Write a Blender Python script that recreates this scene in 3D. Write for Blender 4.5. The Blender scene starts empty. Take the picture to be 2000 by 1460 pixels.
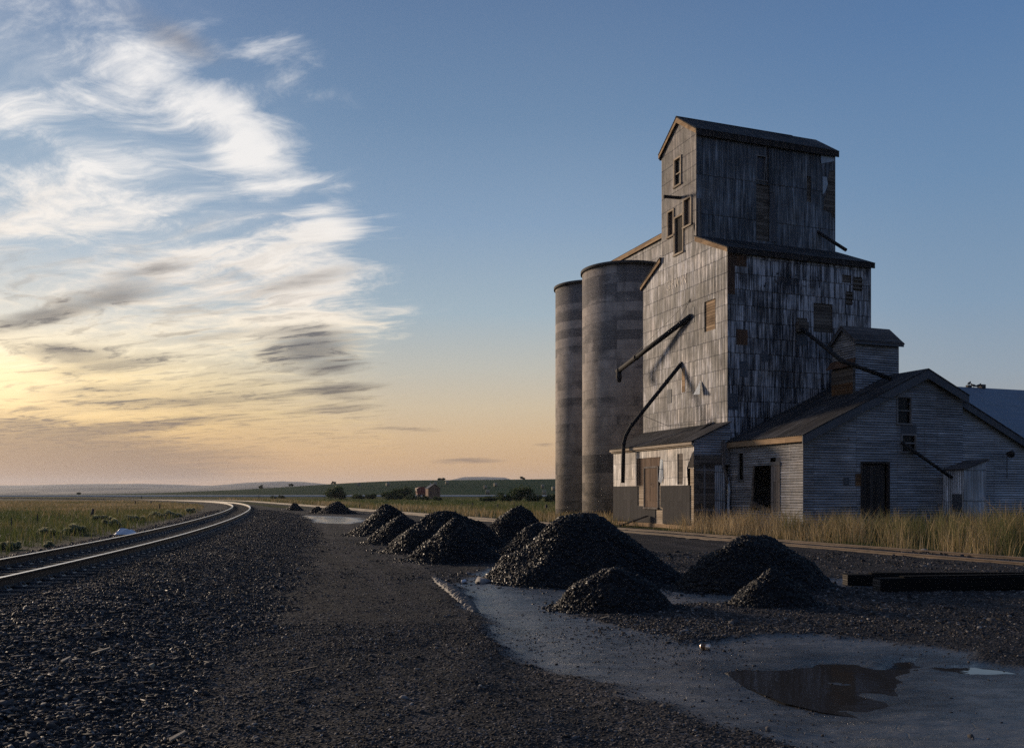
import bpy, math, random
import numpy as np
from mathutils import Vector

R = math.radians
sc = bpy.context.scene
COL = sc.collection
rng = np.random.default_rng(7)
random.seed(7)

# ------------------------------------------------------------------ camera
cam_d = bpy.data.cameras.new("camera")
cam = bpy.data.objects.new("camera", cam_d)
COL.objects.link(cam)
cam.location = (0, 0, 1.8)
cam.rotation_euler = (R(90), 0, 0)
cam_d.sensor_width = 36
cam_d.lens = 1715 / 2000 * 36
cam_d.shift_y = 232 / 2000
cam_d.clip_start = 0.1
cam_d.clip_end = 20000
sc.camera = cam
sc.view_settings.view_transform = 'Standard'
sc.view_settings.look = 'None'
sc.view_settings.exposure = 0.0
sc.view_settings.gamma = 1.0
sc.cycles.max_bounces = 6
sc.cycles.diffuse_bounces = 2
sc.cycles.glossy_bounces = 3
sc.cycles.transparent_max_bounces = 6
sc.cycles.volume_bounces = 0
sc.cycles.use_denoising = False
sc.cycles.sample_clamp_indirect = 3.0
sc.cycles.sample_clamp_direct = 6.0

SUN_AZ, SUN_EL = -46.0, 9.5       # degrees: left of +Y, above the horizon


# ------------------------------------------------------------------ node helper
def lin(c):
    return tuple(((v / 255) / 12.92 if v / 255 <= 0.04045 else ((v / 255 + 0.055) / 1.055) ** 2.4) for v in c[:3]) + (1.0,)


class G:
    def __init__(s, nt):
        s.nt = nt

    def put(s, sock, v):
        if v is None:
            return
        if isinstance(v, bpy.types.NodeSocket):
            s.nt.links.new(v, sock)
        else:
            sock.default_value = v

    def n(s, typ, ins=None, **kw):
        nd = s.nt.nodes.new(typ)
        for k, v in kw.items():
            setattr(nd, k, v)
        for k, v in (ins or {}).items():
            s.put(nd.inputs[k], v)
        return nd

    def m(s, op, a, b=None, c=None, clamp=False):
        nd = s.nt.nodes.new('ShaderNodeMath')
        nd.operation = op
        nd.use_clamp = clamp
        s.put(nd.inputs[0], a)
        s.put(nd.inputs[1], b)
        s.put(nd.inputs[2], c)
        return nd.outputs[0]

    def vm(s, op, a, b=None, scale=None):
        nd = s.nt.nodes.new('ShaderNodeVectorMath')
        nd.operation = op
        s.put(nd.inputs[0], a)
        s.put(nd.inputs[1], b)
        if scale is not None:
            s.put(nd.inputs['Scale'], scale)
        return nd.outputs[0]

    def xyz(s, v):
        nd = s.n('ShaderNodeSeparateXYZ', {0: v})
        return nd.outputs[0], nd.outputs[1], nd.outputs[2]

    def comb(s, x, y, z=0.0):
        return s.n('ShaderNodeCombineXYZ', {0: x, 1: y, 2: z}).outputs[0]

    def noise(s, vec, scale=1.0, detail=4.0, rough=0.55, dist=0.0, color=False):
        nd = s.n('ShaderNodeTexNoise', {'Vector': vec, 'Scale': scale, 'Detail': detail, 'Roughness': rough, 'Distortion': dist})
        return nd.outputs['Color' if color else 'Fac']

    def mr(s, v, a, b, c=0.0, d=1.0, smooth=False):
        nd = s.n('ShaderNodeMapRange', {'Value': v, 'From Min': a, 'From Max': b, 'To Min': c, 'To Max': d})
        nd.clamp = True
        if smooth:
            nd.interpolation_type = 'SMOOTHSTEP'
        return nd.outputs[0]

    def mix(s, f, a, b, blend='MIX'):
        nd = s.nt.nodes.new('ShaderNodeMix')
        nd.data_type = 'RGBA'
        nd.blend_type = blend
        s.put(nd.inputs[0], f)
        s.put(nd.inputs[6], a)
        s.put(nd.inputs[7], b)
        return nd.outputs[2]

    def ramp(s, v, stops):
        nd = s.nt.nodes.new('ShaderNodeValToRGB')
        s.put(nd.inputs[0], v)
        cr = nd.color_ramp
        while len(cr.elements) < len(stops):
            cr.elements.new(0.5)
        for e, (p, c) in zip(cr.elements, stops):
            e.position = p
        for e, (p, c) in zip(cr.elements, stops):
            e.color = c if len(c) == 4 else tuple(c) + (1.0,)
        return nd.outputs[0]


# ------------------------------------------------------------------ sky
world = bpy.data.worlds.new("World")
sc.world = world
world.use_nodes = True
wt = world.node_tree
wt.nodes.clear()
g = G(wt)
dirv = g.n('ShaderNodeTexCoord').outputs['Generated']
dx, dy, dz = g.xyz(dirv)
az = g.m('ARCTAN2', dx, dy)
el = g.m('ARCSINE', dz)
E60 = g.m('DIVIDE', el, 0.6)


def st(deg_list):
    return [(R(d) / 0.6, lin(c)) for d, c in deg_list]


mid = g.ramp(E60, st([(0, (186, 150, 118)), (2, (202, 165, 124)), (3.6, (208, 177, 138)), (5.5, (204, 186, 158)), (8, (188, 186, 176)),
                      (11.5, (160, 178, 190)), (17, (132, 158, 186)), (23, (108, 137, 170)), (30, (90, 118, 156))]))
right = g.ramp(E60, st([(0, (168, 152, 136)), (4, (160, 160, 160)), (7, (146, 160, 173)), (11, (128, 153, 178)), (18, (106, 138, 173)),
                        (26, (86, 120, 163)), (33, (75, 106, 149))]))
left = g.ramp(E60, st([(0, (176, 142, 118)), (2, (198, 158, 118)), (4, (232, 192, 128)), (7, (242, 216, 164)), (10, (214, 212, 204)),
                       (14, (174, 190, 204)), (20, (138, 164, 190)), (27, (106, 132, 168)), (33, (84, 110, 152))]))
t_right = g.mr(az, 0.02, 0.52, smooth=True)
t_left = g.mr(az, -0.12, -0.50, smooth=True)
base = g.mix(t_left, g.mix(t_right, mid, right), left)
away = g.mr(g.m('ABSOLUTE', az), 1.0, 2.2, smooth=True)
base = g.mix(away, base, g.ramp(E60, st([(0, (112, 126, 148)), (8, (102, 124, 156)), (30, (76, 106, 158))])))
base = g.vm('SCALE', base, scale=g.mr(el, 0.55, 1.35, 1.0, 0.7))
nish = g.n('ShaderNodeTexSky', sky_type='NISHITA', sun_disc=False, sun_elevation=R(SUN_EL), sun_rotation=R(SUN_AZ))
nish_c = g.vm('SCALE', nish.outputs[0], scale=0.06)

# cloud sheet: directions projected on a high plane, wind streaks along one heading
zc = g.m('ADD', g.m('MAXIMUM', dz, 0.0), 0.022)
px_ = g.m('DIVIDE', dx, zc)
py_ = g.m('DIVIDE', dy, zc)
along = g.m('ADD', g.m('MULTIPLY', px_, 0.845), g.m('MULTIPLY', py_, -0.535))
across = g.m('ADD', g.m('MULTIPLY', px_, 0.535), g.m('MULTIPLY', py_, 0.845))
pv = g.comb(px_, py_, 0.0)
warp = g.n('ShaderNodeTexNoise', {'Vector': pv, 'Scale': 0.9, 'Detail': 3.0, 'Roughness': 0.5}).outputs['Color']
warp = g.vm('SUBTRACT', warp, (0.5, 0.5, 0.5))
sv = g.vm('ADD', g.comb(g.m('MULTIPLY', along, 0.42), g.m('MULTIPLY', across, 1.35), 1.3), g.vm('SCALE', warp, scale=0.9))
streak = g.noise(sv, 1.15, 7.0, 0.56, 0.35)
fine = g.noise(g.vm('ADD', g.comb(g.m('MULTIPLY', along, 1.0), g.m('MULTIPLY', across, 3.4), 7.0), g.vm('SCALE', warp, scale=1.6)), 2.2, 6.0, 0.60, 0.15)
wx, wy, wz = g.xyz(warp)
edge = g.m('SUBTRACT', g.m('SUBTRACT', g.m('MULTIPLY', px_, -1.0), 0.44), g.m('MULTIPLY', g.m('SUBTRACT', py_, 2.0), 0.10))
edge = g.m('ADD', edge, g.m('MULTIPLY', wx, 0.9))
edge = g.m('ADD', edge, g.m('MULTIPLY', g.m('SUBTRACT', fine, 0.5), 0.5))
cover = g.m('MULTIPLY', g.mr(edge, -0.02, 0.42, smooth=True), g.mr(el, 0.015, 0.06, smooth=True))


def pxdir(x, y):
    a = math.atan((x - 1000) / 1715)
    return a, math.atan((962 - y) / 1715 * math.cos(a))


angv = g.vm('ADD', g.comb(az, el, 0.0), g.vm('SCALE', g.vm('SUBTRACT', g.n('ShaderNodeTexNoise', {'Vector': g.comb(g.m('MULTIPLY', az, 9.0), g.m('MULTIPLY', el, 22.0), 0.0), 'Scale': 1.0, 'Detail': 5.0, 'Roughness': 0.6}).outputs['Color'], (0.5, 0.5, 0.5)), scale=0.020))


def blob(x, y, rx, ry, rot, amp):
    a, e = pxdir(x, y)
    mp = g.n('ShaderNodeMapping', {'Vector': angv, 'Location': (a, e, 0), 'Rotation': (0, 0, R(rot)), 'Scale': (rx / 1715, ry / 1715, 1)}, vector_type='TEXTURE')
    gr = g.n('ShaderNodeTexGradient', {'Vector': mp.outputs[0]}, gradient_type='SPHERICAL')
    return g.m('MULTIPLY', gr.outputs['Fac'], amp)


def total(lst):
    acc = None
    for b in lst:
        v = blob(*b)
        acc = v if acc is None else g.m('ADD', acc, v)
    return acc


bright_blobs = total([(290, 140, 230, 125, -24, 1.5), (480, 88, 165, 62, -6, 1.2), (440, 225, 150, 80, -30, 0.9), (510, 285, 120, 95, -35, 1.3), (270, 420, 430, 40, 16, 1.25),
                      (120, 212, 380, 60, 12, 0.9), (40, 355, 230, 105, 0, 1.25), (240, 308, 110, 42, 4, 0.9), (300, 520, 430, 70, 14, 1.0), (640, 435, 88, 66, 20, 1.3),
                      (610, 545, 230, 190, 15, 1.35), (450, 625, 440, 150, 6, 1.15), (80, 600, 300, 100, 6, 0.9), (20, 235, 110, 50, 20, 0.8), (40, 30, 120, 60, 25, 0.7),
                      (590, 185, 120, 40, -8, 0.6), (120, 430, 260, 60, 12, 0.9), (420, 350, 240, 60, 12, 0.75), (300, 730, 560, 130, 4, 0.6)])
dark_blobs = total([(215, 582, 170, 24, 13, 1.4), (90, 612, 110, 22, 8, 0.9), (15, 630, 100, 24, 14, 1.2), (130, 683, 105, 26, 2, 1.5), (605, 678, 140, 52, 9, 1.6), (660, 715, 95, 20, 8, 1.3),
                    (668, 756, 110, 17, 6, 1.3), (672, 776, 75, 10, 3, 1.0), (660, 797, 140, 13, 5, 1.1), (190, 716, 130, 26, 10, 1.0), (300, 705, 110, 20, 12, 0.7), (340, 782, 430, 20, 6, 1.0), (190, 762, 190, 20, 7, 0.9),
                    (200, 838, 180, 13, 8, 1.0), (370, 820, 190, 15, 5, 0.8), (40, 828, 110, 14, 0, 0.8), (120, 885, 460, 75, -3, 1.9), (70, 922, 340, 22, 0, 1.2), (352, 78, 150, 50, -12, 1.0),
                    (270, 540, 170, 26, 18, 0.9), (570, 555, 200, 26, 16, 0.9), (430, 655, 240, 18, 9, 0.7), (500, 745, 200, 14, 8, 0.6), (790, 839, 120, 7, 1, 1.2), (915, 901, 100, 8, 3, 1.2),
                    (1062, 868, 30, 6, 0, 0.8), (478, 833, 34, 4, 0, 0.8)])
puff = g.noise(g.vm('ADD', g.comb(g.m('MULTIPLY', along, 1.1), g.m('MULTIPLY', across, 1.6), 3.0), g.vm('SCALE', warp, scale=1.3)), 2.8, 10.0, 0.70, 0.35)
cs = g.m('ADD', g.m('ADD', g.m('MULTIPLY', streak, 0.46), g.m('MULTIPLY', fine, 0.28)), g.m('MULTIPLY', puff, 0.42))
fieldb = g.m('ADD', g.m('MULTIPLY', bright_blobs, 0.72), g.m('MULTIPLY', g.m('SUBTRACT', cs, 0.635), 5.6))
bb = g.m('MULTIPLY', g.mr(fieldb, -0.15, 1.15, smooth=True), g.mr(bright_blobs, 0.0, 0.30))
veil = g.m('MULTIPLY', cover, g.mr(cs, 0.44, 0.78, smooth=True))
dens = g.m('ADD', g.m('MULTIPLY', veil, 0.42), g.m('MULTIPLY', bb, 0.90), clamp=True)
cb = g.ramp(E60, st([(0, (196, 158, 122)), (2.5, (232, 188, 128)), (5, (250, 219, 156)), (8, (252, 236, 202)), (12, (246, 236, 224)), (18, (242, 239, 236)), (30, (236, 236, 238))]))
skyc = g.mix(dens, base, cb)
dk_streak = g.m('MULTIPLY', g.m('MULTIPLY', cover, g.mr(fine, 0.48, 0.66, smooth=True)), g.m('MULTIPLY', g.mr(el, 0.02, 0.06), g.mr(el, 0.32, 0.16)))
fieldd = g.m('ADD', g.m('MULTIPLY', dark_blobs, 0.80), g.m('MULTIPLY', g.m('SUBTRACT', g.m('ADD', g.m('MULTIPLY', streak, 0.60), g.m('ADD', g.m('MULTIPLY', fine, 0.38), g.m('MULTIPLY', puff, 0.20))), 0.555), 1.7))
dd = g.m('MULTIPLY', g.mr(fieldd, 0.10, 1.15, smooth=True), g.mr(dark_blobs, 0.0, 0.35))
dk = g.m('ADD', g.m('MULTIPLY', dk_streak, 0.42), g.m('MULTIPLY', dd, 0.80), clamp=True)
dcol = g.ramp(E60, st([(0, (126, 106, 98)), (3, (136, 114, 100)), (6, (122, 112, 103)), (9, (104, 102, 104)), (20, (128, 126, 130)), (30, (136, 134, 142))]))
skyc = g.mix(dk, skyc, dcol)
# glow of the veiled sun low on the left
ga, ge = pxdir(-70, 745)
gm = g.n('ShaderNodeMapping', {'Vector': g.comb(az, el, 0.0), 'Location': (ga, ge, 0), 'Scale': (0.30, 0.12, 1)}, vector_type='TEXTURE')
glow = g.n('ShaderNodeTexGradient', {'Vector': gm.outputs[0]}, gradient_type='QUADRATIC_SPHERE').outputs['Fac']
glow = g.m('MULTIPLY', glow, g.m('SUBTRACT', 1.0, g.m('MULTIPLY', dk, 0.75)))
skyc = g.mix(1.0, skyc, g.vm('SCALE', g.n('ShaderNodeRGB').outputs[0], scale=1.0), 'MIX') if False else skyc
gcol = g.nt.nodes.new('ShaderNodeRGB')
gcol.outputs[0].default_value = (1.0, 0.84, 0.58, 1)
skyc = g.vm('ADD', skyc, g.vm('SCALE', gcol.outputs[0], scale=g.m('MULTIPLY', glow, 0.42)))
skyc = g.vm('ADD', g.vm('SCALE', skyc, scale=0.99), g.vm('SCALE', nish_c, scale=0.07))
below = g.mr(el, -0.02, 0.0)
skyc = g.mix(below, lin((60, 55, 52)), skyc)
bg = g.n('ShaderNodeBackground', {'Color': skyc, 'Strength': 1.0})
wo = g.n('ShaderNodeOutputWorld', {'Surface': bg.outputs[0]})
world.cycles.sampling_method = 'MANUAL'
world.cycles.sample_map_resolution = 512

sun_d = bpy.data.lights.new("sun", 'SUN')
sun_d.energy = 4.4
sun_d.angle = R(10.0)
sun_d.color = (1.0, 0.79, 0.58)
sun = bpy.data.objects.new("sun", sun_d)
COL.objects.link(sun)
sdir = Vector((math.sin(R(SUN_AZ)) * math.cos(R(SUN_EL)), math.cos(R(SUN_AZ)) * math.cos(R(SUN_EL)), math.sin(R(SUN_EL))))
sun.rotation_euler = (-sdir).to_track_quat('-Z', 'Y').to_euler()
sun.location = (-60, 60, 40)


# ------------------------------------------------------------------ object helpers
def tag(o, label=None, cat=None, group=None, kind=None):
    if label:
        o['label'] = label
    if cat:
        o['category'] = cat
    if group:
        o['group'] = group
    if kind:
        o['kind'] = kind
    return o


def link(o, parent=None):
    COL.objects.link(o)
    if parent is not None:
        o.parent = parent
    return o


def empty(name, loc, rz=0.0):
    o = bpy.data.objects.new(name, None)
    o.empty_display_size = 0.3
    o.location = loc
    o.rotation_euler = (0, 0, rz)
    return link(o)


def face_uv(ps):
    n = Vector((0, 0, 0))
    for i in range(len(ps)):
        a, b = ps[i], ps[(i + 1) % len(ps)]
        n += Vector(((a[1] - b[1]) * (a[2] + b[2]), (a[2] - b[2]) * (a[0] + b[0]), (a[0] - b[0]) * (a[1] + b[1])))
    if n.length < 1e-12:
        return [(0, 0)] * len(ps)
    n.normalize()
    h = math.hypot(n.x, n.y)
    if h < 0.05:
        return [(p[0], p[1]) for p in ps]
    t = Vector((-n.y / h, n.x / h, 0))
    w = n.cross(t)
    if w.z < 0:
        w = -w
    if abs(t.x) > abs(t.y):
        t = t if t.x > 0 else -t
    else:
        t = t if t.y > 0 else -t
    return [(Vector(p).dot(t), Vector(p).dot(w) if h < 0.95 else p[2]) for p in ps]


class MB:
    """collects shapes in (v,u,z) or world coordinates and links them as one mesh"""

    def __init__(s):
        s.v, s.f = [], []

    def poly(s, pts):
        k = len(s.v)
        s.v += [tuple(p) for p in pts]
        s.f.append(list(range(k, k + len(pts))))

    def hexa(s, a, b):
        """two quads (each 4 points, same order) joined"""
        k = len(s.v)
        s.v += [tuple(p) for p in a] + [tuple(p) for p in b]
        s.f += [[k, k + 3, k + 2, k + 1], [k + 4, k + 5, k + 6, k + 7]]
        for i in range(4):
            j = (i + 1) % 4
            s.f.append([k + i, k + j, k + 4 + j, k + 4 + i])

    def box(s, x0, x1, y0, y1, z0, z1):
        s.hexa([(x0, y0, z0), (x1, y0, z0), (x1, y1, z0), (x0, y1, z0)], [(x0, y0, z1), (x1, y0, z1), (x1, y1, z1), (x0, y1, z1)])

    def prism(s, pts, off):
        k, n = len(s.v), len(pts)
        o = Vector(off)
        s.v += [tuple(p) for p in pts] + [tuple(Vector(p) + o) for p in pts]
        s.f += [list(range(k, k + n))[::-1], list(range(k + n, k + 2 * n))]
        for i in range(n):
            j = (i + 1) % n
            s.f.append([k + i, k + j, k + n + j, k + n + i])

    def beam(s, p, q, w, h, up=(0, 0, 1)):
        p, q = Vector(p), Vector(q)
        d = (q - p).normalized()
        side = d.cross(Vector(up))
        if side.length < 1e-4:
            side = d.cross(Vector((1, 0, 0)))
        side.normalize()
        u = side.cross(d).normalized()
        A = [p + side * sx * w / 2 + u * sz * h / 2 for sx, sz in ((-1, -1), (1, -1), (1, 1), (-1, 1))]
        B = [a + (q - p) for a in A]
        s.hexa(A, B)

    def tube(s, path, r, n=12, cap=True):
        pts = [Vector(p) for p in path]
        rs = r if isinstance(r, (list, tuple)) else [r] * len(pts)
        k = len(s.v)
        for i, p in enumerate(pts):
            d = (pts[min(i + 1, len(pts) - 1)] - pts[max(i - 1, 0)]).normalized()
            a = d.cross(Vector((0, 0, 1)))
            if a.length < 1e-3:
                a = d.cross(Vector((0, 1, 0)))
            a.normalize()
            b = a.cross(d).normalized()
            for j in range(n):
                t = 2 * math.pi * j / n
                s.v.append(tuple(p + a * rs[i] * math.cos(t) + b * rs[i] * math.sin(t)))
        for i in range(len(pts) - 1):
            for j in range(n):
                j2 = (j + 1) % n
                s.f.append([k + i * n + j, k + i * n + j2, k + (i + 1) * n + j2, k + (i + 1) * n + j])
        if cap:
            s.f.append(list(range(k, k + n))[::-1])
            e = k + (len(pts) - 1) * n
            s.f.append(list(range(e, e + n)))

    def wall(s, axis, c, a0, a1, z0, top, holes=(), brk=()):
        """vertical wall in plane axis=c from a0 to a1; top(a) gives its height; rectangular holes (a0,a1,z0,z1)"""
        if not callable(top):
            tv = top
            top = lambda a: tv
        xs = sorted(set([a0, a1] + [x for x in brk if a0 < x < a1] + [x for h in holes for x in h[:2] if a0 < x < a1]))
        P = (lambda a, z: (c, a, z)) if axis == 'v' else (lambda a, z: (a, c, z))
        for xa, xb in zip(xs, xs[1:]):
            m_ = (xa + xb) / 2
            iv = sorted([(h[2], h[3]) for h in holes if h[0] <= m_ <= h[1]])
            z = z0
            for (ha, hb) in iv:
                if ha > z:
                    s.poly([P(xa, z), P(xb, z), P(xb, ha), P(xa, ha)])
                z = max(z, hb)
            if z < min(top(xa), top(xb)) - 1e-6:
                s.poly([P(xa, z), P(xb, z), P(xb, top(xb)), P(xa, top(xa))])

    def build(s, name, mat, parent=None, org=(0, 0, 0), smooth=False):
        me = bpy.data.meshes.new(name)
        o = Vector(org)
        me.from_pydata([tuple(Vector(p) - o) for p in s.v], [], s.f)
        uvl = me.uv_layers.new(name='UVMap')
        for p in me.polygons:
            uv = face_uv([s.v[me.loops[li].vertex_index] for li in p.loop_indices])
            for li, q in zip(p.loop_indices, uv):
                uvl.data[li].uv = q
            p.use_smooth = smooth
        me.materials.append(mat)
        ob = bpy.data.objects.new(name, me)
        return link(ob, parent)


def np_mesh(name, V, F, mat, parent=None, tint=None, smooth=False, tris=None):
    """fast mesh from arrays: V (n,3), F (m,k)"""
    me = bpy.data.meshes.new(name)
    V = np.ascontiguousarray(V, dtype=np.float32)
    F = np.ascontiguousarray(F, dtype=np.int32)
    m_, k = F.shape
    loops = F.ravel()
    starts = np.arange(m_, dtype=np.int32) * k
    nl = m_ * k
    if tris is not None and len(tris):
        T = np.ascontiguousarray(tris, dtype=np.int32)
        loops = np.concatenate([loops, T.ravel()])
        starts = np.concatenate([starts, nl + np.arange(len(T), dtype=np.int32) * 3])
    me.vertices.add(len(V))
    me.vertices.foreach_set('co', V.ravel())
    me.loops.add(len(loops))
    me.loops.foreach_set('vertex_index', loops)
    me.polygons.add(len(starts))
    me.polygons.foreach_set('loop_start', starts)
    if smooth:
        me.polygons.foreach_set('use_smooth', np.ones(len(starts), dtype=bool))
    if tint is not None:
        for an, arr in tint.items():
            at = me.attributes.new(an, 'FLOAT', 'POINT')
            at.data.foreach_set('value', np.ascontiguousarray(arr, dtype=np.float32))
    me.update(calc_edges=True)
    me.materials.append(mat)
    ob = bpy.data.objects.new(name, me)
    return link(ob, parent)


# ------------------------------------------------------------------ numpy noise
_perm = np.random.default_rng(3).random((256, 256))


def vnoise(x, y):
    xi = np.floor(x).astype(int)
    yi = np.floor(y).astype(int)
    fx = x - xi
    fy = y - yi
    fx = fx * fx * (3 - 2 * fx)
    fy = fy * fy * (3 - 2 * fy)
    a = _perm[xi & 255, yi & 255]
    b = _perm[(xi + 1) & 255, yi & 255]
    c = _perm[xi & 255, (yi + 1) & 255]
    d = _perm[(xi + 1) & 255, (yi + 1) & 255]
    return (a * (1 - fx) + b * fx) * (1 - fy) + (c * (1 - fx) + d * fx) * fy - 0.5


def fbm(x, y, o=4, lac=2.03, gain=0.5):
    s = 0
    a = 1.0
    for i in range(o):
        s = s + a * vnoise(x + 17.3 * i, y - 9.1 * i)
        x, y = x * lac, y * lac
        a *= gain
    return s


def sstep(a, b, x):
    t = np.clip((x - a) / (b - a), 0, 1)
    return t * t * (3 - 2 * t)


# building frame: v = away from the tracks, u = along the tracks, away from the camera
TH = R(20)
CB, SB = math.cos(TH), math.sin(TH)


def B(v, u, z=0.0):
    return (v * CB - u * SB, v * SB + u * CB, z)


def toB(x, y):
    return x * CB + y * SB, -x * SB + y * CB


# ------------------------------------------------------------------ track lines
def trackline(x, y, table, s0, s1, step=0.5):
    S = np.arange(0, s1, step)
    ph = np.radians(np.interp(S, *zip(*table)))
    X = x + np.concatenate([[0], np.cumsum(-np.sin(ph) * step)])[:-1]
    Y = y + np.concatenate([[0], np.cumsum(np.cos(ph) * step)])[:-1]
    Sb = np.arange(step, -s0 + step, step)
    p0 = math.radians(table[0][1])
    pb = p0 - Sb * 0.004
    Xb = x + np.cumsum(np.sin(pb) * step)
    Yb = y - np.cumsum(np.cos(pb) * step)
    return (np.concatenate([Xb[::-1], X]), np.concatenate([Yb[::-1], Y]), np.concatenate([pb[::-1], ph]))


MAIN = trackline(-8.34, 12.95, [(0, 8.5), (15, 12.0), (30, 13.8), (50, 15.3), (68, 17.0), (100, 21.0), (140, 31.0), (180, 43.0), (220, 52.0), (320, 57.0)], -26, 420)
SIDE = trackline(12.5, 22.1, [(0, 22.6), (170, 22.8), (230, 40.0), (280, 52.0), (330, 56.0)], -30, 330)


def dist_line(L, x, y):
    """signed distance to a track line (negative = right of it, towards the yard)"""
    x = np.asarray(x, float)
    y = np.asarray(y, float)
    sh = x.shape
    xf, yf = x.ravel(), y.ravel()
    LX, LY, LP = L[0][::4], L[1][::4], L[2][::4]
    out = np.empty(len(xf))
    for i in range(0, len(xf), 20000):
        a = (xf[i:i + 20000, None] - LX[None]) ** 2 + (yf[i:i + 20000, None] - LY[None]) ** 2
        k = np.argmin(a, axis=1)
        ddx = xf[i:i + 20000] - LX[k]
        ddy = yf[i:i + 20000] - LY[k]
        out[i:i + 20000] = ddx * (-np.cos(LP[k])) + ddy * (-np.sin(LP[k]))
        far = np.sqrt(a[np.arange(len(k)), k])
        out[i:i + 20000] = np.sign(out[i:i + 20000] + 1e-9) * np.maximum(np.abs(out[i:i + 20000]), far * 0.98)
    return out.reshape(sh)


# ------------------------------------------------------------------ ground height and zones
def in_poly(px, py, poly):
    c = np.zeros(px.shape, bool)
    n = len(poly)
    for i in range(n):
        x1, y1 = poly[i]
        x2, y2 = poly[(i + 1) % n]
        cond = ((y1 > py) != (y2 > py)) & (px < (x2 - x1) * (py - y1) / (y2 - y1 + 1e-12) + x1)
        c ^= cond
    return c


def poly_sd(px, py, poly):
    """signed distance, positive inside"""
    d = np.full(px.shape, 1e9)
    n = len(poly)
    for i in range(n):
        x1, y1 = poly[i]
        x2, y2 = poly[(i + 1) % n]
        ex, ey = x2 - x1, y2 - y1
        t = np.clip(((px - x1) * ex + (py - y1) * ey) / (ex * ex + ey * ey + 1e-12), 0, 1)
        d = np.minimum(d, np.hypot(px - x1 - t * ex, py - y1 - t * ey))
    return np.where(in_poly(px, py, poly), d, -d)


MUD_A = [(-1.15, 17.6), (-1.0, 19.3), (-0.3, 21.6), (0.2, 23.6), (2.5, 21.5), (4.4, 18.4), (4.6, 15.6), (3.8, 14.75), (2.64, 14.16), (1.39, 13.25), (0.38, 12.9), (-0.42, 13.0), (-0.75, 15.0)]
MUD_B = [(-0.48, 13.1), (0.74, 12.9), (1.71, 11.8), (2.03, 10.7), (3.0, 10.9), (3.88, 11.1), (4.61, 10.6), (5.17, 9.1), (6.4, 9.0), (9, 8.4), (8, 4.0), (2.2, 4.6), (2.2, 5.9), (1.5, 7.1), (1.05, 8.1), (0.1, 9.6)]
MUD_C = [(-16.4, 70.5), (-11.3, 65), (-9.6, 58), (-9.4, 51.5), (-11.6, 52.6), (-14.2, 61), (-17.4, 66)]
MUD_D = [(5.4, 17.4), (6.5, 18.6), (8.0, 18.2), (7.4, 16.9), (6.2, 16.6)]
PUD_1 = [(2.42, 9.02), (2.85, 9.32), (3.60, 9.66), (4.05, 9.62), (4.42, 9.70), (4.25, 9.30), (3.85, 8.75), (3.55, 8.10), (3.25, 7.62), (3.0, 7.50), (2.78, 7.70), (2.62, 8.0), (2.52, 8.5)]
PUD_2 = [(4.47, 9.17), (4.83, 9.33), (5.25, 9.28), (5.1, 9.05), (4.66, 8.98)]
PUD_3 = [(-15.8, 66.5), (-12.6, 63.0), (-10.3, 57.0), (-10.2, 53.0), (-11.6, 54.0), (-14.4, 62.0)]


def zones(x, y):
    d = dist_line(MAIN, x, y)
    ds = dist_line(SIDE, x, y)
    n1 = fbm(x * 1.3, y * 1.3, 4)
    n2 = fbm(x * 0.35 + 5, y * 0.35, 3)
    mud = np.full(x.shape, -9.0)
    for P_ in (MUD_A, MUD_B, MUD_D):
        mud = np.maximum(mud, poly_sd(x, y, P_))
    mud = np.maximum(mud, poly_sd(x, y, MUD_C) * 0.6)
    mud = sstep(-0.16, 0.16, mud + n1 * 0.42)
    v, u = toB(x, y)
    bal = sstep(4.0, 3.0, np.abs(d + 0.5) + n1 * 1.0)
    # ballast spreads on the camera's side near the foreground
    bal = np.maximum(bal, sstep(5.0, 4.0, -d + n1 * 1.6) * (d < 0) * sstep(40, 14, y))
    field_l = sstep(3.4, 5.4, d + n1 * 1.8)
    g_r = sstep(1.35, 2.0, -ds + 0 * n1) * 0
    right = sstep(20.9, 21.9, v + n1 * 0.8) * sstep(90, 60, u)
    behind = sstep(2.2, 4.0, -ds + n1 * 1.2) * (u > 36)
    grass = np.maximum(np.maximum(field_l, right), behind)
    grass = np.maximum(grass, sstep(95, 112, y + n2 * 14) * (np.abs(ds) > 2.0) * (np.abs(d) > 3.5))
    return d, ds, mud, bal, grass, n1, n2


def far_height(x, y):
    # green hill on the right, gentle mounds on the left, valley beyond
    z = 0.75 * sstep(215, 300, y)
    crest = 9.3 * sstep(-215, -45, x) + 0.9 * sstep(-50, 60, x)
    z = z + (crest - 0.75 * sstep(-215, -45, x)) * sstep(300, 525, y)
    z = z + 3.0 * np.exp(-((x + 215) / 40.0) ** 2 - ((y - 480) / 90.0) ** 2)
    z = z - 18.0 * sstep(540, 1300, y) - 10.0 * sstep(-150, -230, x) * sstep(335, 620, y)
    return z


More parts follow.
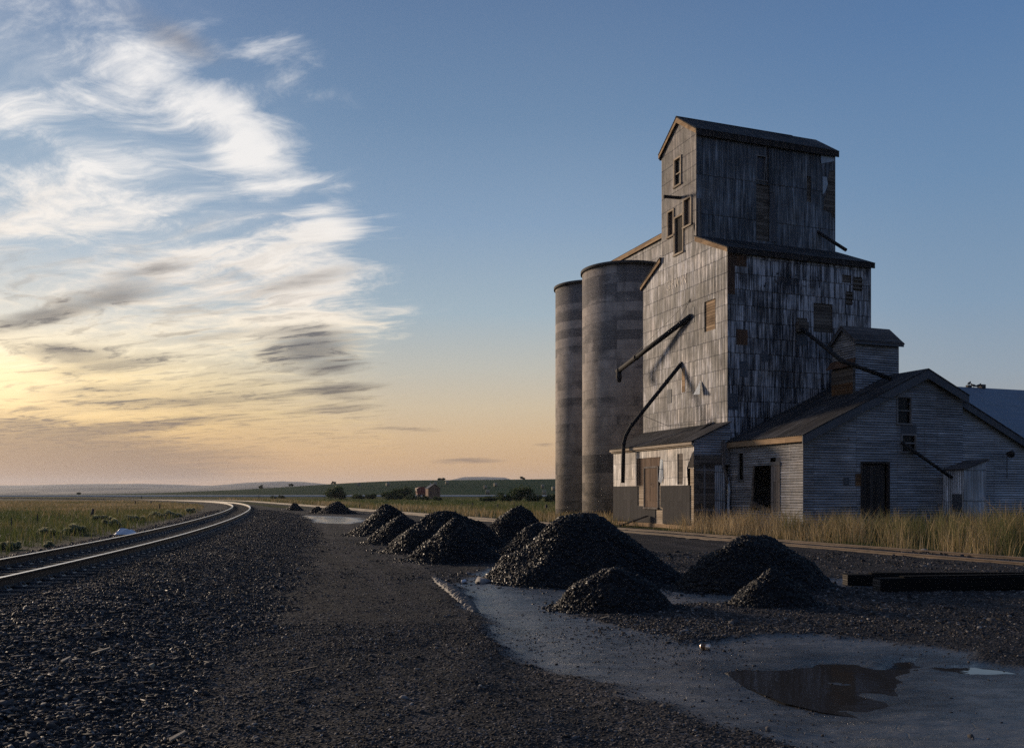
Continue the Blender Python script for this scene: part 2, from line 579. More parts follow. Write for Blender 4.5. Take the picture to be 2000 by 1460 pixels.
def height(x, y, z=None):
    x = np.asarray(x, float)
    y = np.asarray(y, float)
    d, ds, mud, bal, grass, n1, n2 = z if z is not None else zones(x, y)
    near = sstep(140, 60, y)
    h = 0.34 * np.where(d < 0, sstep(5.2, 1.7, -d), sstep(4.2, 1.7, d))
    h = h + far_height(x, y)
    rough = 0.035 * n2 + 0.022 * n1 * (1 - 0.75 * mud) * (np.abs(d) > 1.6)
    fine = 0.012 * fbm(x * 6, y * 6, 2) * (1 - 0.7 * mud)
    # wheel ruts on the road
    rr = d + 8.2 + 0.6 * n2
    h = h + near * (-0.03 * np.exp(-((rr - 0.0) / 0.35) ** 2) - 0.03 * np.exp(-((rr + 1.9) / 0.35) ** 2) + 0.02 * np.exp(-((rr - 0.7) / 0.3) ** 2))
    h = h + near * (rough + fine)
    h = h - 0.035 * mud * near + mud * near * 0.006 * fbm(x * 2.2, y * 3.0, 3)
    for P_, dep in ((PUD_1, 0.045), (PUD_2, 0.035)):
        sd = poly_sd(x, y, P_)
        h = h - dep * sstep(-0.22, 0.26, sd + n1 * 0.22 + 0.16 * fbm(x * 3.5, y * 5, 3))
    for bx_, by_, wx_, wy_, bh_ in ((3.19, 8.58, 0.26, 0.15, 0.030), (3.33, 7.98, 0.17, 0.26, 0.045), (3.95, 9.45, 0.13, 0.16, 0.045)):
        h = h + bh_ * np.exp(-((x - bx_ + 0.25 * n1) / wx_) ** 2 - ((y - by_ + 0.2 * fbm(x * 4, y * 4 + 3, 3)) / wy_) ** 2)
    return h


def hz(x, y):
    return float(height(np.array([x]), np.array([y]))[0])


# ------------------------------------------------------------------ materials
def new_mat(name):
    m_ = bpy.data.materials.new(name)
    m_.use_nodes = True
    nt = m_.node_tree
    b = nt.nodes['Principled BSDF']
    return m_, G(nt), b


def uvnode(q):
    return q.n('ShaderNodeUVMap', uv_map='UVMap').outputs[0]


def obj_coord(q):
    return q.n('ShaderNodeTexCoord').outputs['Object']


def tin(name, horizontal=False, row=0.79, sheet=0.66, lo=(0.075, 0.072, 0.075), hi=(0.42, 0.39, 0.385), rust=0.5, contrast=1.0, pitch=0.076, seam=0.55, seed=0.0, metal=0.35, bump=1.0, rough=0.5):
    m_, q, b = new_mat(name)
    uv = uvnode(q)
    ux, uy, _ = q.xyz(uv)
    if horizontal:
        ux, uy = uy, ux                       # corrugations run level
    wob = q.m('MULTIPLY', q.m('SUBTRACT', q.noise(uv, 0.6, 2.0), 0.5), 0.10)
    vec = q.comb(q.m('ADD', ux, seed), q.m('ADD', uy, wob), 0.0)
    br = q.n('ShaderNodeTexBrick', {'Vector': vec, 'Color1': (0, 0, 0, 1), 'Color2': (1, 1, 1, 1), 'Mortar': (0.5, 0.5, 0.5, 1), 'Scale': 1.0, 'Mortar Size': 0.010, 'Mortar Smooth': 0.35, 'Bias': 0.0,
                                    'Brick Width': sheet, 'Row Height': row}, offset=0.37)
    sheet_r = br.outputs['Color']
    lines = br.outputs['Fac']
    rown = q.m('MULTIPLY', q.m('FLOOR', q.m('DIVIDE', q.m('ADD', uy, wob), row)), 3.71)
    rz_ = q.m('ADD', q.m('MULTIPLY', rown, 0.10), seed + 3.1)
    streak = q.noise(q.comb(q.m('MULTIPLY', ux, 6.0), q.m('MULTIPLY', uy, 0.42), rz_), 1.0, 6.0, 0.70, 0.12)
    streak2 = q.noise(q.comb(q.m('MULTIPLY', ux, 14.0), q.m('MULTIPLY', uy, 0.5), q.m('ADD', rz_, 9.0)), 1.0, 3.0, 0.6)
    blot = q.noise(q.comb(ux, uy, seed + 1.0), 0.45, 4.0, 0.6, 0.5)
    f = q.m('ADD', q.m('ADD', q.m('MULTIPLY', streak, 1.25), q.m('MULTIPLY', streak2, 0.95)), q.m('ADD', q.m('MULTIPLY', sheet_r, 0.0), q.m('MULTIPLY', blot, 0.74)))
    f = q.mr(f, 1.49 - 0.30 / contrast, 1.49 + 0.30 / contrast)
    col = q.ramp(f, [(0.0, lo), (0.30, tuple(a_ * 0.75 + c_ * 0.25 for a_, c_ in zip(lo, hi))), (0.62, tuple(a_ * 0.45 + c_ * 0.55 for a_, c_ in zip(lo, hi))), (0.85, hi), (1.0, tuple(min(1, c_ * 1.45) for c_ in hi))])
    warm = q.noise(q.comb(ux, uy, seed + 21.0), 0.8, 3.0)
    col = q.mix(q.mr(warm, 0.45, 0.7, 0, 0.5), col, q.mix(1.0, col, (1.0, 0.86, 0.72, 1), 'MULTIPLY'))
    rn = q.noise(q.comb(q.m('MULTIPLY', ux, 1.6), q.m('MULTIPLY', uy, 0.8), seed + 5.0), 1.0, 6.0, 0.65, 0.4)
    rm = q.mr(rn, 0.70 - 0.12 * rust, 0.80 - 0.10 * rust, 0.0, 0.8)
    col = q.mix(rm, col, (0.12, 0.055, 0.028, 1))
    lap = q.mr(q.m('FRACT', q.m('DIVIDE', q.m('ADD', uy, wob), row)), 0.0, 0.045 / row, 1.0, 0.0)
    col = q.mix(q.m('MULTIPLY', lap, q.mr(q.noise(uv, 2.3, 3.0), 0.3, 0.6, seam * 0.6, min(1.0, seam * 1.6))), col, (0.012, 0.011, 0.011, 1))
    gap = q.m('MULTIPLY', q.m('MULTIPLY', lines, 0.04), q.mr(q.noise(uv, 3.0, 2.0), 0.35, 0.6, 0.35 * seam, seam))
    col = q.mix(gap, col, (0.02, 0.018, 0.018, 1))
    q.put(b.inputs['Base Color'], col)
    q.put(b.inputs['Metallic'], metal * 0.35)
    q.put(b.inputs['Specular IOR Level'], 0.28)
    q.put(b.inputs['Roughness'], q.mr(streak, 0.3, 0.7, rough, rough + 0.3))
    corr = q.m('SINE', q.m('MULTIPLY', ux, 2 * math.pi / pitch))
    dent = q.noise(q.comb(ux, uy, seed), 1.7, 4.0)
    hgt = q.m('ADD', q.m('MULTIPLY', corr, 0.008 * bump), q.m('SUBTRACT', q.m('MULTIPLY', dent, 0.045), q.m('MULTIPLY', lap, 0.02)))
    bp = q.n('ShaderNodeBump', {'Strength': 1.0, 'Distance': 1.0, 'Height': hgt})
    q.put(b.inputs['Normal'], bp.outputs[0])
    return m_


def boards(name, lo, hi, row=0.17, vertical=False, gapd=0.8, rough=0.85, seed=0.0):
    m_, q, b = new_mat(name)
    uv = uvnode(q)
    ux, uy, _ = q.xyz(uv)
    if vertical:
        ux, uy = uy, ux
    br = q.n('ShaderNodeTexBrick', {'Vector': q.comb(ux, uy, 0.0), 'Color1': (0, 0, 0, 1), 'Color2': (1, 1, 1, 1), 'Mortar': (0.5, 0.5, 0.5, 1), 'Scale': 1.0, 'Mortar Size': 0.010, 'Mortar Smooth': 0.2, 'Bias': 0.0,
                                    'Brick Width': 2.3, 'Row Height': row}, offset=0.4)
    grain = q.noise(q.comb(q.m('MULTIPLY', ux, 1.6), q.m('MULTIPLY', uy, 26.0), seed), 1.0, 6.0, 0.65, 0.4)
    blot = q.noise(q.comb(ux, uy, seed + 2), 1.5, 4.0, 0.6)
    f = q.m('ADD', q.m('MULTIPLY', grain, 0.7), q.m('ADD', q.m('MULTIPLY', br.outputs['Color'], 0.35), q.m('MULTIPLY', blot, 0.4)))
    col = q.ramp(q.mr(f, 0.40, 1.05), [(0, lo), (1, hi)])
    col = q.mix(q.m('MULTIPLY', br.outputs['Fac'], gapd), col, (0.008, 0.007, 0.006, 1))
    q.put(b.inputs['Base Color'], col)
    q.put(b.inputs['Specular IOR Level'], 0.12)
    q.put(b.inputs['Roughness'], rough)
    bp = q.n('ShaderNodeBump', {'Strength': 0.8, 'Distance': 1.0, 'Height': q.m('SUBTRACT', q.m('MULTIPLY', grain, 0.008), q.m('MULTIPLY', br.outputs['Fac'], 0.015))})
    q.put(b.inputs['Normal'], bp.outputs[0])
    return m_


def plain(name, lo, hi, scale=3.0, rough=0.7, metal=0.0, bump=0.006, stretch=(1, 1, 1), spec=None):
    m_, q, b = new_mat(name)
    oc = q.vm('MULTIPLY', obj_coord(q), stretch)
    nz = q.noise(oc, scale, 6.0, 0.62, 0.3)
    nz2 = q.noise(oc, scale * 7, 4.0, 0.6)
    f = q.m('ADD', q.m('MULTIPLY', nz, 0.7), q.m('MULTIPLY', nz2, 0.3))
    q.put(b.inputs['Base Color'], q.ramp(q.mr(f, 0.32, 0.68), [(0, lo), (1, hi)]))
    q.put(b.inputs['Roughness'], rough)
    q.put(b.inputs['Metallic'], metal)
    if spec is not None:
        q.put(b.inputs['Specular IOR Level'], spec)
    bp = q.n('ShaderNodeBump', {'Strength': 1.0, 'Distance': 1.0, 'Height': q.m('MULTIPLY', f, bump)})
    q.put(b.inputs['Normal'], bp.outputs[0])
    return m_


M = {}
M['tin'] = tin('weathered_tin', seed=0.0, contrast=1.85, lo=(0.020, 0.020, 0.025), hi=(0.34, 0.33, 0.338), pitch=0.13)
M['tin_darker'] = tin('darker_tin', seed=31.0, contrast=1.4, lo=(0.016, 0.015, 0.017), hi=(0.21, 0.19, 0.187), pitch=0.13)  # darker tone than the main tin, only for the head house front
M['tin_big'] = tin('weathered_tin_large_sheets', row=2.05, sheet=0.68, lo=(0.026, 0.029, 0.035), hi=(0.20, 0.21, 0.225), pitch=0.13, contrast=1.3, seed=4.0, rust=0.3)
M['tin_pale'] = tin('pale_tin', row=0.85, sheet=0.7, lo=(0.14, 0.128, 0.12), hi=(0.72, 0.67, 0.62), contrast=1.3, pitch=0.13, seed=8.0, rust=0.45, bump=0.8)
M['corr'] = tin('level_corrugated_tin', horizontal=True, row=2.3, sheet=0.66, lo=(0.09, 0.091, 0.097), hi=(0.44, 0.435, 0.445), contrast=0.72, seed=2.0, rust=0.55, pitch=0.118, seam=0.3, bump=2.7, metal=0.45, rough=0.42)
M['corr_l'] = tin('paler_level_tin', horizontal=True, row=2.0, sheet=0.66, lo=(0.15, 0.152, 0.16), hi=(0.56, 0.56, 0.58), contrast=0.72, seed=44.0, rust=0.2, pitch=0.118, seam=0.3, bump=2.7, metal=0.45, rough=0.42)
M['corr_v'] = tin('upright_corrugated_tin', row=1.4, sheet=0.6, lo=(0.17, 0.175, 0.185), hi=(0.60, 0.61, 0.63), contrast=0.9, seed=6.0, rust=0.3, pitch=0.12, bump=1.4, metal=0.45)
M['roof'] = tin('old_roof_tin', row=2.4, sheet=0.66, lo=(0.010, 0.010, 0.011), hi=(0.060, 0.058, 0.060), contrast=1.3, seed=12.0, rust=0.2, pitch=0.14, metal=0.1, rough=0.7)
M['roof'].node_tree.nodes['Principled BSDF'].inputs['Specular IOR Level'].default_value = 0.15
M['roof_blue'] = tin('standing_roof_tin', row=2.6, sheet=0.9, lo=(0.10, 0.12, 0.15), hi=(0.17, 0.20, 0.25), contrast=0.5, seed=15.0, rust=-1.0, pitch=0.22, metal=0.3, seam=0.35, rough=0.5)
M['shingle'] = boards('worn_shingles', (0.03, 0.027, 0.026), (0.14, 0.12, 0.11), row=0.12)
M['rustpatch'] = tin('rusty_tin', row=3, sheet=3, lo=(0.035, 0.022, 0.016), hi=(0.17, 0.085, 0.045), contrast=0.8, seed=17.0, rust=0.8, metal=0.1, rough=0.75)
M['rusth'] = tin('rusty_level_tin', horizontal=True, row=3, sheet=3, lo=(0.04, 0.025, 0.016), hi=(0.24, 0.12, 0.05), contrast=0.8, seed=18.0, rust=0.9, metal=0.1, rough=0.75, bump=1.6, pitch=0.088)
M['darktin'] = tin('dark_tin_patch', row=3, sheet=3, lo=(0.05, 0.055, 0.065), hi=(0.11, 0.115, 0.13), contrast=0.6, seed=19.0, rust=-1)
M['bluetin'] = tin('bluish_tin_sheet', row=3, sheet=3, lo=(0.25, 0.29, 0.33), hi=(0.50, 0.55, 0.60), contrast=0.8, seed=20.0, rust=-1)
M['panel'] = boards('grey_painted_boards', (0.036, 0.034, 0.034), (0.068, 0.063, 0.061), row=0.42, vertical=True, gapd=0.35, rough=0.85)
M['panel'].node_tree.nodes['Principled BSDF'].inputs['Specular IOR Level'].default_value = 0.08
M['tan'] = boards('tan_bare_wood', (0.16, 0.10, 0.055), (0.50, 0.34, 0.20), row=0.30, gapd=0.4)
M['tanpatch'] = boards('bare_siding_boards', (0.09, 0.055, 0.03), (0.52, 0.36, 0.22), row=0.15, seed=3.0)
M['wood'] = boards('grey_old_boards', (0.035, 0.026, 0.020), (0.20, 0.165, 0.135), row=0.18, seed=5.0)
M['wood_v'] = boards('grey_old_upright_boards', (0.06, 0.048, 0.040), (0.26, 0.225, 0.20), row=0.17, vertical=True, seed=6.0)
M['brownwood'] = boards('brown_door_boards', (0.06, 0.036, 0.024), (0.21, 0.14, 0.095), row=0.16, vertical=True, seed=7.0, gapd=0.5)
M['darkwood'] = boards('blackened_boards', (0.012, 0.010, 0.009), (0.06, 0.05, 0.045), row=0.2, vertical=True, seed=8.0)
M['frame'] = boards('pale_window_trim', (0.20, 0.155, 0.11), (0.50, 0.41, 0.31), row=0.5, gapd=0.0)
M['dkframe'] = boards('dark_window_trim', (0.09, 0.085, 0.08), (0.26, 0.24, 0.23), row=0.5, gapd=0.0)
M['brick'] = boards('crumbled_cream_render', (0.22, 0.16, 0.10), (0.62, 0.50, 0.37), row=0.09, gapd=0.5)
M['pipe'] = plain('old_spout_iron', (0.010, 0.010, 0.011), (0.034, 0.031, 0.030), 2.0, 0.8, 0.0, 0.004, spec=0.2)
M['concrete_dark'] = plain('dark_rim_concrete', (0.03, 0.028, 0.027), (0.07, 0.065, 0.062), 1.0, 0.9)
M['paint'] = None

m_, q, b = new_mat('dusty_window_glass')
q.put(b.inputs['Base Color'], (0.006, 0.006, 0.007, 1))
q.put(b.inputs['Roughness'], 0.3)
q.put(b.inputs['Specular IOR Level'], 0.15)
M['glass'] = m_
m_, q, b = new_mat('dull_boarded_pane')
q.put(b.inputs['Base Color'], (0.05, 0.028, 0.02, 1))
q.put(b.inputs['Roughness'], 0.8)
M['boardpane'] = m_


def lettering(name, colr, thr):
    m_, q, b = new_mat(name)
    oc = obj_coord(q)
    nz = q.noise(q.vm('MULTIPLY', oc, (7.0, 1.2, 7.0)), 1.0, 5.0, 0.7)
    a = q.mr(nz, thr, thr + 0.16)
    q.put(b.inputs['Base Color'], colr)
    q.put(b.inputs['Roughness'], 0.7)
    q.put(b.inputs['Alpha'], a)
    return m_


M['ink'] = lettering('worn_dark_paint', (0.018, 0.020, 0.026, 1), 0.45)
M['ghost'] = lettering('flaking_pale_paint', (0.66, 0.58, 0.50, 1), 0.42)

# concrete of the silos: slip-form bands with dark wet patches
m_, q, b = new_mat('silo_concrete')
uv = q.n('ShaderNodeUVMap', uv_map='UVMap').outputs[0]
ux, uy, _ = q.xyz(uv)
wob = q.m('MULTIPLY', q.m('SUBTRACT', q.noise(uv, 0.5, 3.0), 0.5), 0.16)
uy2 = q.m('ADD', uy, wob)
br = q.n('ShaderNodeTexBrick', {'Vector': q.comb(ux, uy2, 0.0), 'Color1': (0, 0, 0, 1), 'Color2': (1, 1, 1, 1), 'Mortar': (0.2, 0.2, 0.2, 1), 'Scale': 1.0, 'Mortar Size': 0.018, 'Mortar Smooth': 0.6, 'Bias': 0.0, 'Brick Width': 4.6, 'Row Height': 0.62}, offset=0.37)
band = q.noise(q.comb(q.m('MULTIPLY', ux, 0.10), q.m('MULTIPLY', uy2, 0.75), 2.0), 1.0, 3.0, 0.6)
sp = q.noise(q.comb(ux, q.m('MULTIPLY', uy, 1.2), 0.0), 9.0, 5.0, 0.75)
big = q.noise(q.comb(ux, q.m('MULTIPLY', uy2, 1.4), 6.0), 0.55, 5.0, 0.65, 0.6)
patch = q.mr(q.m('ADD', q.m('MULTIPLY', br.outputs['Color'], 0.42), q.m('ADD', q.m('MULTIPLY', big, 0.80), q.m('MULTIPLY', q.m('ADD', sp, band), 0.55))), 1.14, 1.24)
col = q.ramp(q.noise(uv, 1.2, 5.0, 0.65), [(0.3, (0.21, 0.178, 0.155)), (0.7, (0.40, 0.345, 0.295))])
dkc = q.mix(q.mr(sp, 0.42, 0.60), (0.016, 0.0155, 0.018, 1), (0.17, 0.155, 0.145, 1))
col = q.mix(q.m('MULTIPLY', patch, 0.78), col, dkc)
ring = q.mr(q.m('ABSOLUTE', q.m('SUBTRACT', q.m('FRACT', q.m('DIVIDE', uy2, 0.62)), 0.5)), 0.0, 0.035, 1.0, 0.0)
col = q.mix(q.m('MULTIPLY', ring, q.mr(big, 0.4, 0.6, 0.25, 0.8)), col, q.mix(q.mr(sp, 0.4, 0.6), (0.05, 0.045, 0.042, 1), (0.38, 0.34, 0.30, 1)))
vst = q.noise(q.comb(q.m('MULTIPLY', ux, 2.2), q.m('MULTIPLY', uy, 0.16), 3.0), 1.0, 4.0, 0.6)
col = q.mix(q.mr(vst, 0.54, 0.68, 0.0, 0.55), col, q.mix(1.0, col, (0.45, 0.43, 0.42, 1), 'MULTIPLY'))
q.put(b.inputs['Base Color'], col)
q.put(b.inputs['Roughness'], 0.92)
bp = q.n('ShaderNodeBump', {'Strength': 0.9, 'Distance': 1.0, 'Height': q.m('ADD', q.m('MULTIPLY', sp, 0.03), q.m('MULTIPLY', br.outputs['Fac'], 0.02))})
q.put(b.inputs['Normal'], bp.outputs[0])
M['silo'] = m_

# ground
m_, q, b = new_mat('yard_ground')
oc = obj_coord(q)
at = lambda nm: q.n('ShaderNodeAttribute', attribute_name=nm).outputs['Fac']
mudf, grf, balf, hillf, wetf = at('mud'), at('grass'), at('ballast'), at('hill'), at('wet')
vo = q.n('ShaderNodeTexVoronoi', {'Vector': oc, 'Scale': 34.0, 'Randomness': 1.0}, voronoi_dimensions='2D')
vo2 = q.n('ShaderNodeTexVoronoi', {'Vector': q.vm('MULTIPLY', oc, (1.0, 0.9, 1.0)), 'Scale': 11.0, 'Randomness': 1.0}, voronoi_dimensions='2D')
n_l = q.noise(oc, 0.7, 5.0, 0.6)
n_m = q.noise(oc, 5.0, 5.0, 0.65)
n_f = q.noise(oc, 45.0, 3.0, 0.6)
ox, oy, oz_ = q.xyz(oc)
lane = q.noise(q.comb(q.m('ADD', q.m('MULTIPLY', ox, 1.5), q.m('MULTIPLY', oy, 0.42)), q.m('ADD', q.m('MULTIPLY', oy, 0.10), q.m('MULTIPLY', ox, -0.04)), 2.0), 1.0, 4.0, 0.6)
r1, r2, r3 = q.xyz(vo.outputs['Color'])
pebble = q.ramp(r1, [(0.0, (0.010, 0.0098, 0.010)), (0.6, (0.024, 0.0235, 0.024)), (0.9, (0.050, 0.049, 0.050)), (1.0, (0.12, 0.115, 0.115))])
dirt = q.ramp(q.m('ADD', q.m('MULTIPLY', n_l, 0.5), q.m('MULTIPLY', n_m, 0.5)), [(0.36, (0.017, 0.016, 0.016)), (0.60, (0.042, 0.039, 0.037)), (0.7, (0.054, 0.050, 0.047))])
col = q.mix(q.mr(r2, 0.2, 0.8, 0.25, 0.85), dirt, pebble)
col = q.mix(q.mr(lane, 0.46, 0.62, 0.0, 0.85), col, q.mix(1.0, col, (1.9, 1.78, 1.68, 1), 'MULTIPLY'))
mudc = q.ramp(q.m('ADD', q.m('MULTIPLY', n_m, 0.6), q.m('MULTIPLY', n_f, 0.4)), [(0.35, (0.040, 0.040, 0.041)), (0.65, (0.10, 0.10, 0.102))])
mudc = q.mix(q.mr(q.noise(q.vm('MULTIPLY', oc, (1.0, 2.2, 1.0)), 1.3, 6.0, 0.7, 0.6), 0.46, 0.60), mudc, q.mix(1.0, mudc, (0.45, 0.44, 0.44, 1), 'MULTIPLY'))
ve = q.n('ShaderNodeTexVoronoi', {'Vector': q.vm('ADD', oc, q.vm('SCALE', q.n('ShaderNodeTexNoise', {'Vector': oc, 'Scale': 3.0}).outputs['Color'], scale=0.15)), 'Scale': 3.2}, voronoi_dimensions='2D', feature='DISTANCE_TO_EDGE')
crack = q.m('MULTIPLY', q.mr(ve.outputs['Distance'], 0.035, 0.0), q.mr(n_l, 0.5, 0.62))
mudc = q.mix(q.m('MULTIPLY', crack, 0.8), mudc, (0.02, 0.02, 0.02, 1))
speck = q.mr(n_f, 0.66, 0.70)
mudc = q.mix(q.m('MULTIPLY', speck, 0.7), mudc, (0.025, 0.024, 0.024, 1))
gcol_ = q.ramp(q.m('ADD', q.m('MULTIPLY', q.noise(oc, 0.045, 5.0, 0.6), 0.6), q.m('MULTIPLY', n_l, 0.4)), [(0.36, (0.040, 0.050, 0.016)), (0.5, (0.075, 0.075, 0.026)), (0.62, (0.12, 0.095, 0.045))])
hcol = q.ramp(q.noise(q.vm('MULTIPLY', oc, (0.02, 0.09, 0.02)), 1.0, 5.0, 0.6), [(0.35, (0.018, 0.040, 0.018)), (0.65, (0.034, 0.060, 0.028))])
gcol_ = q.mix(hillf, gcol_, hcol)
mudc = q.mix(q.m('MULTIPLY', wetf, 0.6), mudc, q.mix(1.0, mudc, (0.4, 0.4, 0.4, 1), 'MULTIPLY'))
col = q.mix(mudf, col, mudc)
col = q.mix(grf, col, gcol_)
q.put(b.inputs['Base Color'], col)
rough_dry = q.mr(r3, 0.0, 1.0, 0.8, 1.0)
wet = q.mr(q.m('ADD', q.m('MULTIPLY', n_l, 0.6), q.m('MULTIPLY', n_m, 0.4)), 0.38, 0.60, 0.20, 0.48)
wet = q.m('MULTIPLY', wet, q.mr(wetf, 0.0, 1.0, 1.0, 0.30))
rmix = q.n('ShaderNodeMix', {0: mudf, 2: rough_dry, 3: wet})
rg = q.n('ShaderNodeMix', {0: grf, 2: rmix.outputs[0], 3: 0.95})
q.put(b.inputs['Roughness'], rg.outputs[0])
q.put(b.inputs['Specular IOR Level'], q.m('SUBTRACT', q.m('ADD', 0.06, q.m('MULTIPLY', mudf, 0.75)), q.m('MULTIPLY', grf, 0.05)))
dry_h = q.m('ADD', q.m('MULTIPLY', q.m('SUBTRACT', 0.6, vo.outputs['Distance']), 0.016), q.m('ADD', q.m('MULTIPLY', q.m('SUBTRACT', 0.6, vo2.outputs['Distance']), 0.012), q.m('MULTIPLY', n_m, 0.018)))
mud_h = q.m('ADD', q.m('MULTIPLY', q.noise(q.vm('MULTIPLY', oc, (1.0, 2.0, 1.0)), 3.0, 8.0, 0.72, 0.5), 0.075), q.m('SUBTRACT', q.m('MULTIPLY', n_f, q.mr(wetf, 0.0, 0.8, 0.0045, 0.0012)), q.m('MULTIPLY', crack, 0.012)))
hm = q.n('ShaderNodeMix', {0: mudf, 2: dry_h, 3: mud_h})
bp = q.n('ShaderNodeBump', {'Strength': 1.0, 'Distance': 1.0, 'Height': q.m('MULTIPLY', hm.outputs[0], 0.7)})
q.put(b.inputs['Normal'], bp.outputs[0])
M['ground'] = m_


def stone_mat(name, stops, rough=(0.35, 0.8), bump=0.01, spec=0.5):
    m_, q, b = new_mat(name)
    t = q.n('ShaderNodeAttribute', attribute_name='tint').outputs['Fac']
    oc = obj_coord(q)
    nz = q.noise(oc, 25.0, 4.0, 0.65)
    col = q.ramp(t, stops)
    col = q.mix(q.mr(nz, 0.35, 0.65, 0.0, 0.55), col, q.mix(1.0, col, (0.45, 0.45, 0.47, 1), 'MULTIPLY'))
    q.put(b.inputs['Base Color'], col)
    q.put(b.inputs['Roughness'], q.mr(q.m('FRACT', q.m('MULTIPLY', t, 37.7)), 0, 1, *rough))
    q.put(b.inputs['Specular IOR Level'], spec)
    bp = q.n('ShaderNodeBump', {'Strength': 1.0, 'Distance': 1.0, 'Height': q.m('MULTIPLY', nz, bump)})
    q.put(b.inputs['Normal'], bp.outputs[0])
    return m_


M['ballast'] = stone_mat('ballast_stone', [(0.0, (0.013, 0.0125, 0.0125)), (0.40, (0.028, 0.026, 0.026)), (0.75, (0.058, 0.053, 0.052)), (0.92, (0.125, 0.115, 0.11)), (0.988, (0.15, 0.14, 0.13)), (1.0, (0.30, 0.24, 0.16))], spec=0.22, rough=(0.6, 0.95))
M['gravel'] = stone_mat('yard_gravel', [(0.0, (0.017, 0.015, 0.0145)), (0.50, (0.042, 0.038, 0.0365)), (0.80, (0.088, 0.080, 0.075)), (0.95, (0.18, 0.165, 0.152)), (1.0, (0.28, 0.265, 0.25))], rough=(0.7, 1.0), spec=0.14)
M['coal'] = stone_mat('coal_lumps', [(0.0, (0.004, 0.004, 0.0045)), (0.7, (0.008, 0.008, 0.0085)), (0.95, (0.018, 0.017, 0.016)), (1.0, (0.05, 0.04, 0.03))], rough=(0.45, 0.95), bump=0.008, spec=0.32)


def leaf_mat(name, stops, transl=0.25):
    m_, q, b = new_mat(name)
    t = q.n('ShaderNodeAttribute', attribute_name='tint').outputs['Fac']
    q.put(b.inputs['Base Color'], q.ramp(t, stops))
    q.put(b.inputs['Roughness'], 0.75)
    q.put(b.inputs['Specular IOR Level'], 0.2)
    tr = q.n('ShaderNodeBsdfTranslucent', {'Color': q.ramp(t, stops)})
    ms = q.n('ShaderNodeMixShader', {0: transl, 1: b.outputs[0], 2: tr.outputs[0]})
    out = [n_ for n_ in q.nt.nodes if n_.type == 'OUTPUT_MATERIAL'][0]
    q.nt.links.new(ms.outputs[0], out.inputs['Surface'])
    return m_


M['grass'] = leaf_mat('mixed_grass', [(0.0, (0.050, 0.072, 0.020)), (0.30, (0.105, 0.125, 0.036)), (0.5, (0.19, 0.165, 0.062)), (0.75, (0.33, 0.235, 0.115)), (1.0, (0.48, 0.36, 0.20))])
M['leaf'] = leaf_mat('bush_leaves', [(0.0, (0.018, 0.034, 0.010)), (0.5, (0.040, 0.062, 0.018)), (1.0, (0.085, 0.105, 0.035))])
M['sage'] = leaf_mat('sage_leaves', [(0.0, (0.14, 0.155, 0.075)), (0.5, (0.24, 0.25, 0.135)), (1.0, (0.42, 0.38, 0.26))], 0.5)
M['bark'] = plain('bark', (0.02, 0.016, 0.012), (0.07, 0.055, 0.042), 8.0, 0.9)
M['railside'] = plain('rusty_rail_steel', (0.030, 0.022, 0.018), (0.10, 0.066, 0.045), 3.0, 0.65, 0.3, 0.002)
M['railtop'] = plain('polished_rail_steel', (0.74, 0.73, 0.71), (0.88, 0.87, 0.85), 3.0, 0.32, 1.0, 0.0005)
M['railrust'] = plain('siding_rail_steel', (0.045, 0.028, 0.018), (0.13, 0.085, 0.055), 2.0, 0.7, 0.2, 0.002)
M['railrusttop'] = plain('worn_siding_rail_top', (0.20, 0.15, 0.115), (0.38, 0.30, 0.24), 2.0, 0.45, 0.6, 0.001)
M['sleeper'] = plain('grimy_sleeper', (0.012, 0.011, 0.011), (0.045, 0.042, 0.042), 6.0, 0.85, 0.0, 0.01, spec=0.2)
M['plate'] = plain('tie_plate_iron', (0.05, 0.045, 0.043), (0.15, 0.135, 0.125), 8.0, 0.5, 0.5, 0.003)
M['timber'] = plain('creosoted_timber', (0.003, 0.003, 0.003), (0.012, 0.011, 0.010), 5.0, 0.9, 0.0, 0.012, (0.3, 4, 4), spec=0.1)
M['timber_end'] = boards('laminated_timber_end', (0.03, 0.027, 0.024), (0.13, 0.115, 0.10), row=0.045)
M['post'] = plain('weathered_fence_wood', (0.025, 0.020, 0.017), (0.085, 0.070, 0.060), 6.0, 0.9)
M['wire'] = plain('fence_wire', (0.03, 0.028, 0.027), (0.07, 0.065, 0.06), 2.0, 0.6, 0.5)
M['water'] = None
m_, q, b = new_mat('puddle_water')
oc = obj_coord(q)
q.put(b.inputs['Base Color'], (0.032, 0.029, 0.026, 1))
q.put(b.inputs['Roughness'], 0.025)
q.put(b.inputs['IOR'], 1.33)
bp = q.n('ShaderNodeBump', {'Strength': 0.25, 'Distance': 0.004, 'Height': q.noise(oc, 6.0, 2.0)})
q.put(b.inputs['Normal'], bp.outputs[0])
M['water'] = m_
M['plastic'] = plain('white_plastic_sheet', (0.42, 0.44, 0.48), (0.66, 0.67, 0.70), 3.0, 0.4, 0.0, 0.02)
M['straw'] = plain('rolled_straw', (0.13, 0.11, 0.07), (0.33, 0.28, 0.19), 4.0, 0.95, 0.0, 0.03)
M['redpaint'] = plain('faded_red_paint', (0.10, 0.022, 0.014), (0.24, 0.055, 0.032), 1.5, 0.7)
M['shedwood'] = boards('brown_shed_boards', (0.10, 0.055, 0.035), (0.30, 0.18, 0.115), row=0.25, vertical=True)
M['road'] = plain('pale_road_gravel', (0.26, 0.25, 0.24), (0.42, 0.40, 0.38), 0.4, 0.9)
M['hill'] = plain('dry_range_grass', (0.018, 0.022, 0.026), (0.034, 0.036, 0.038), 0.01, 0.95, 0.0, 0.0)
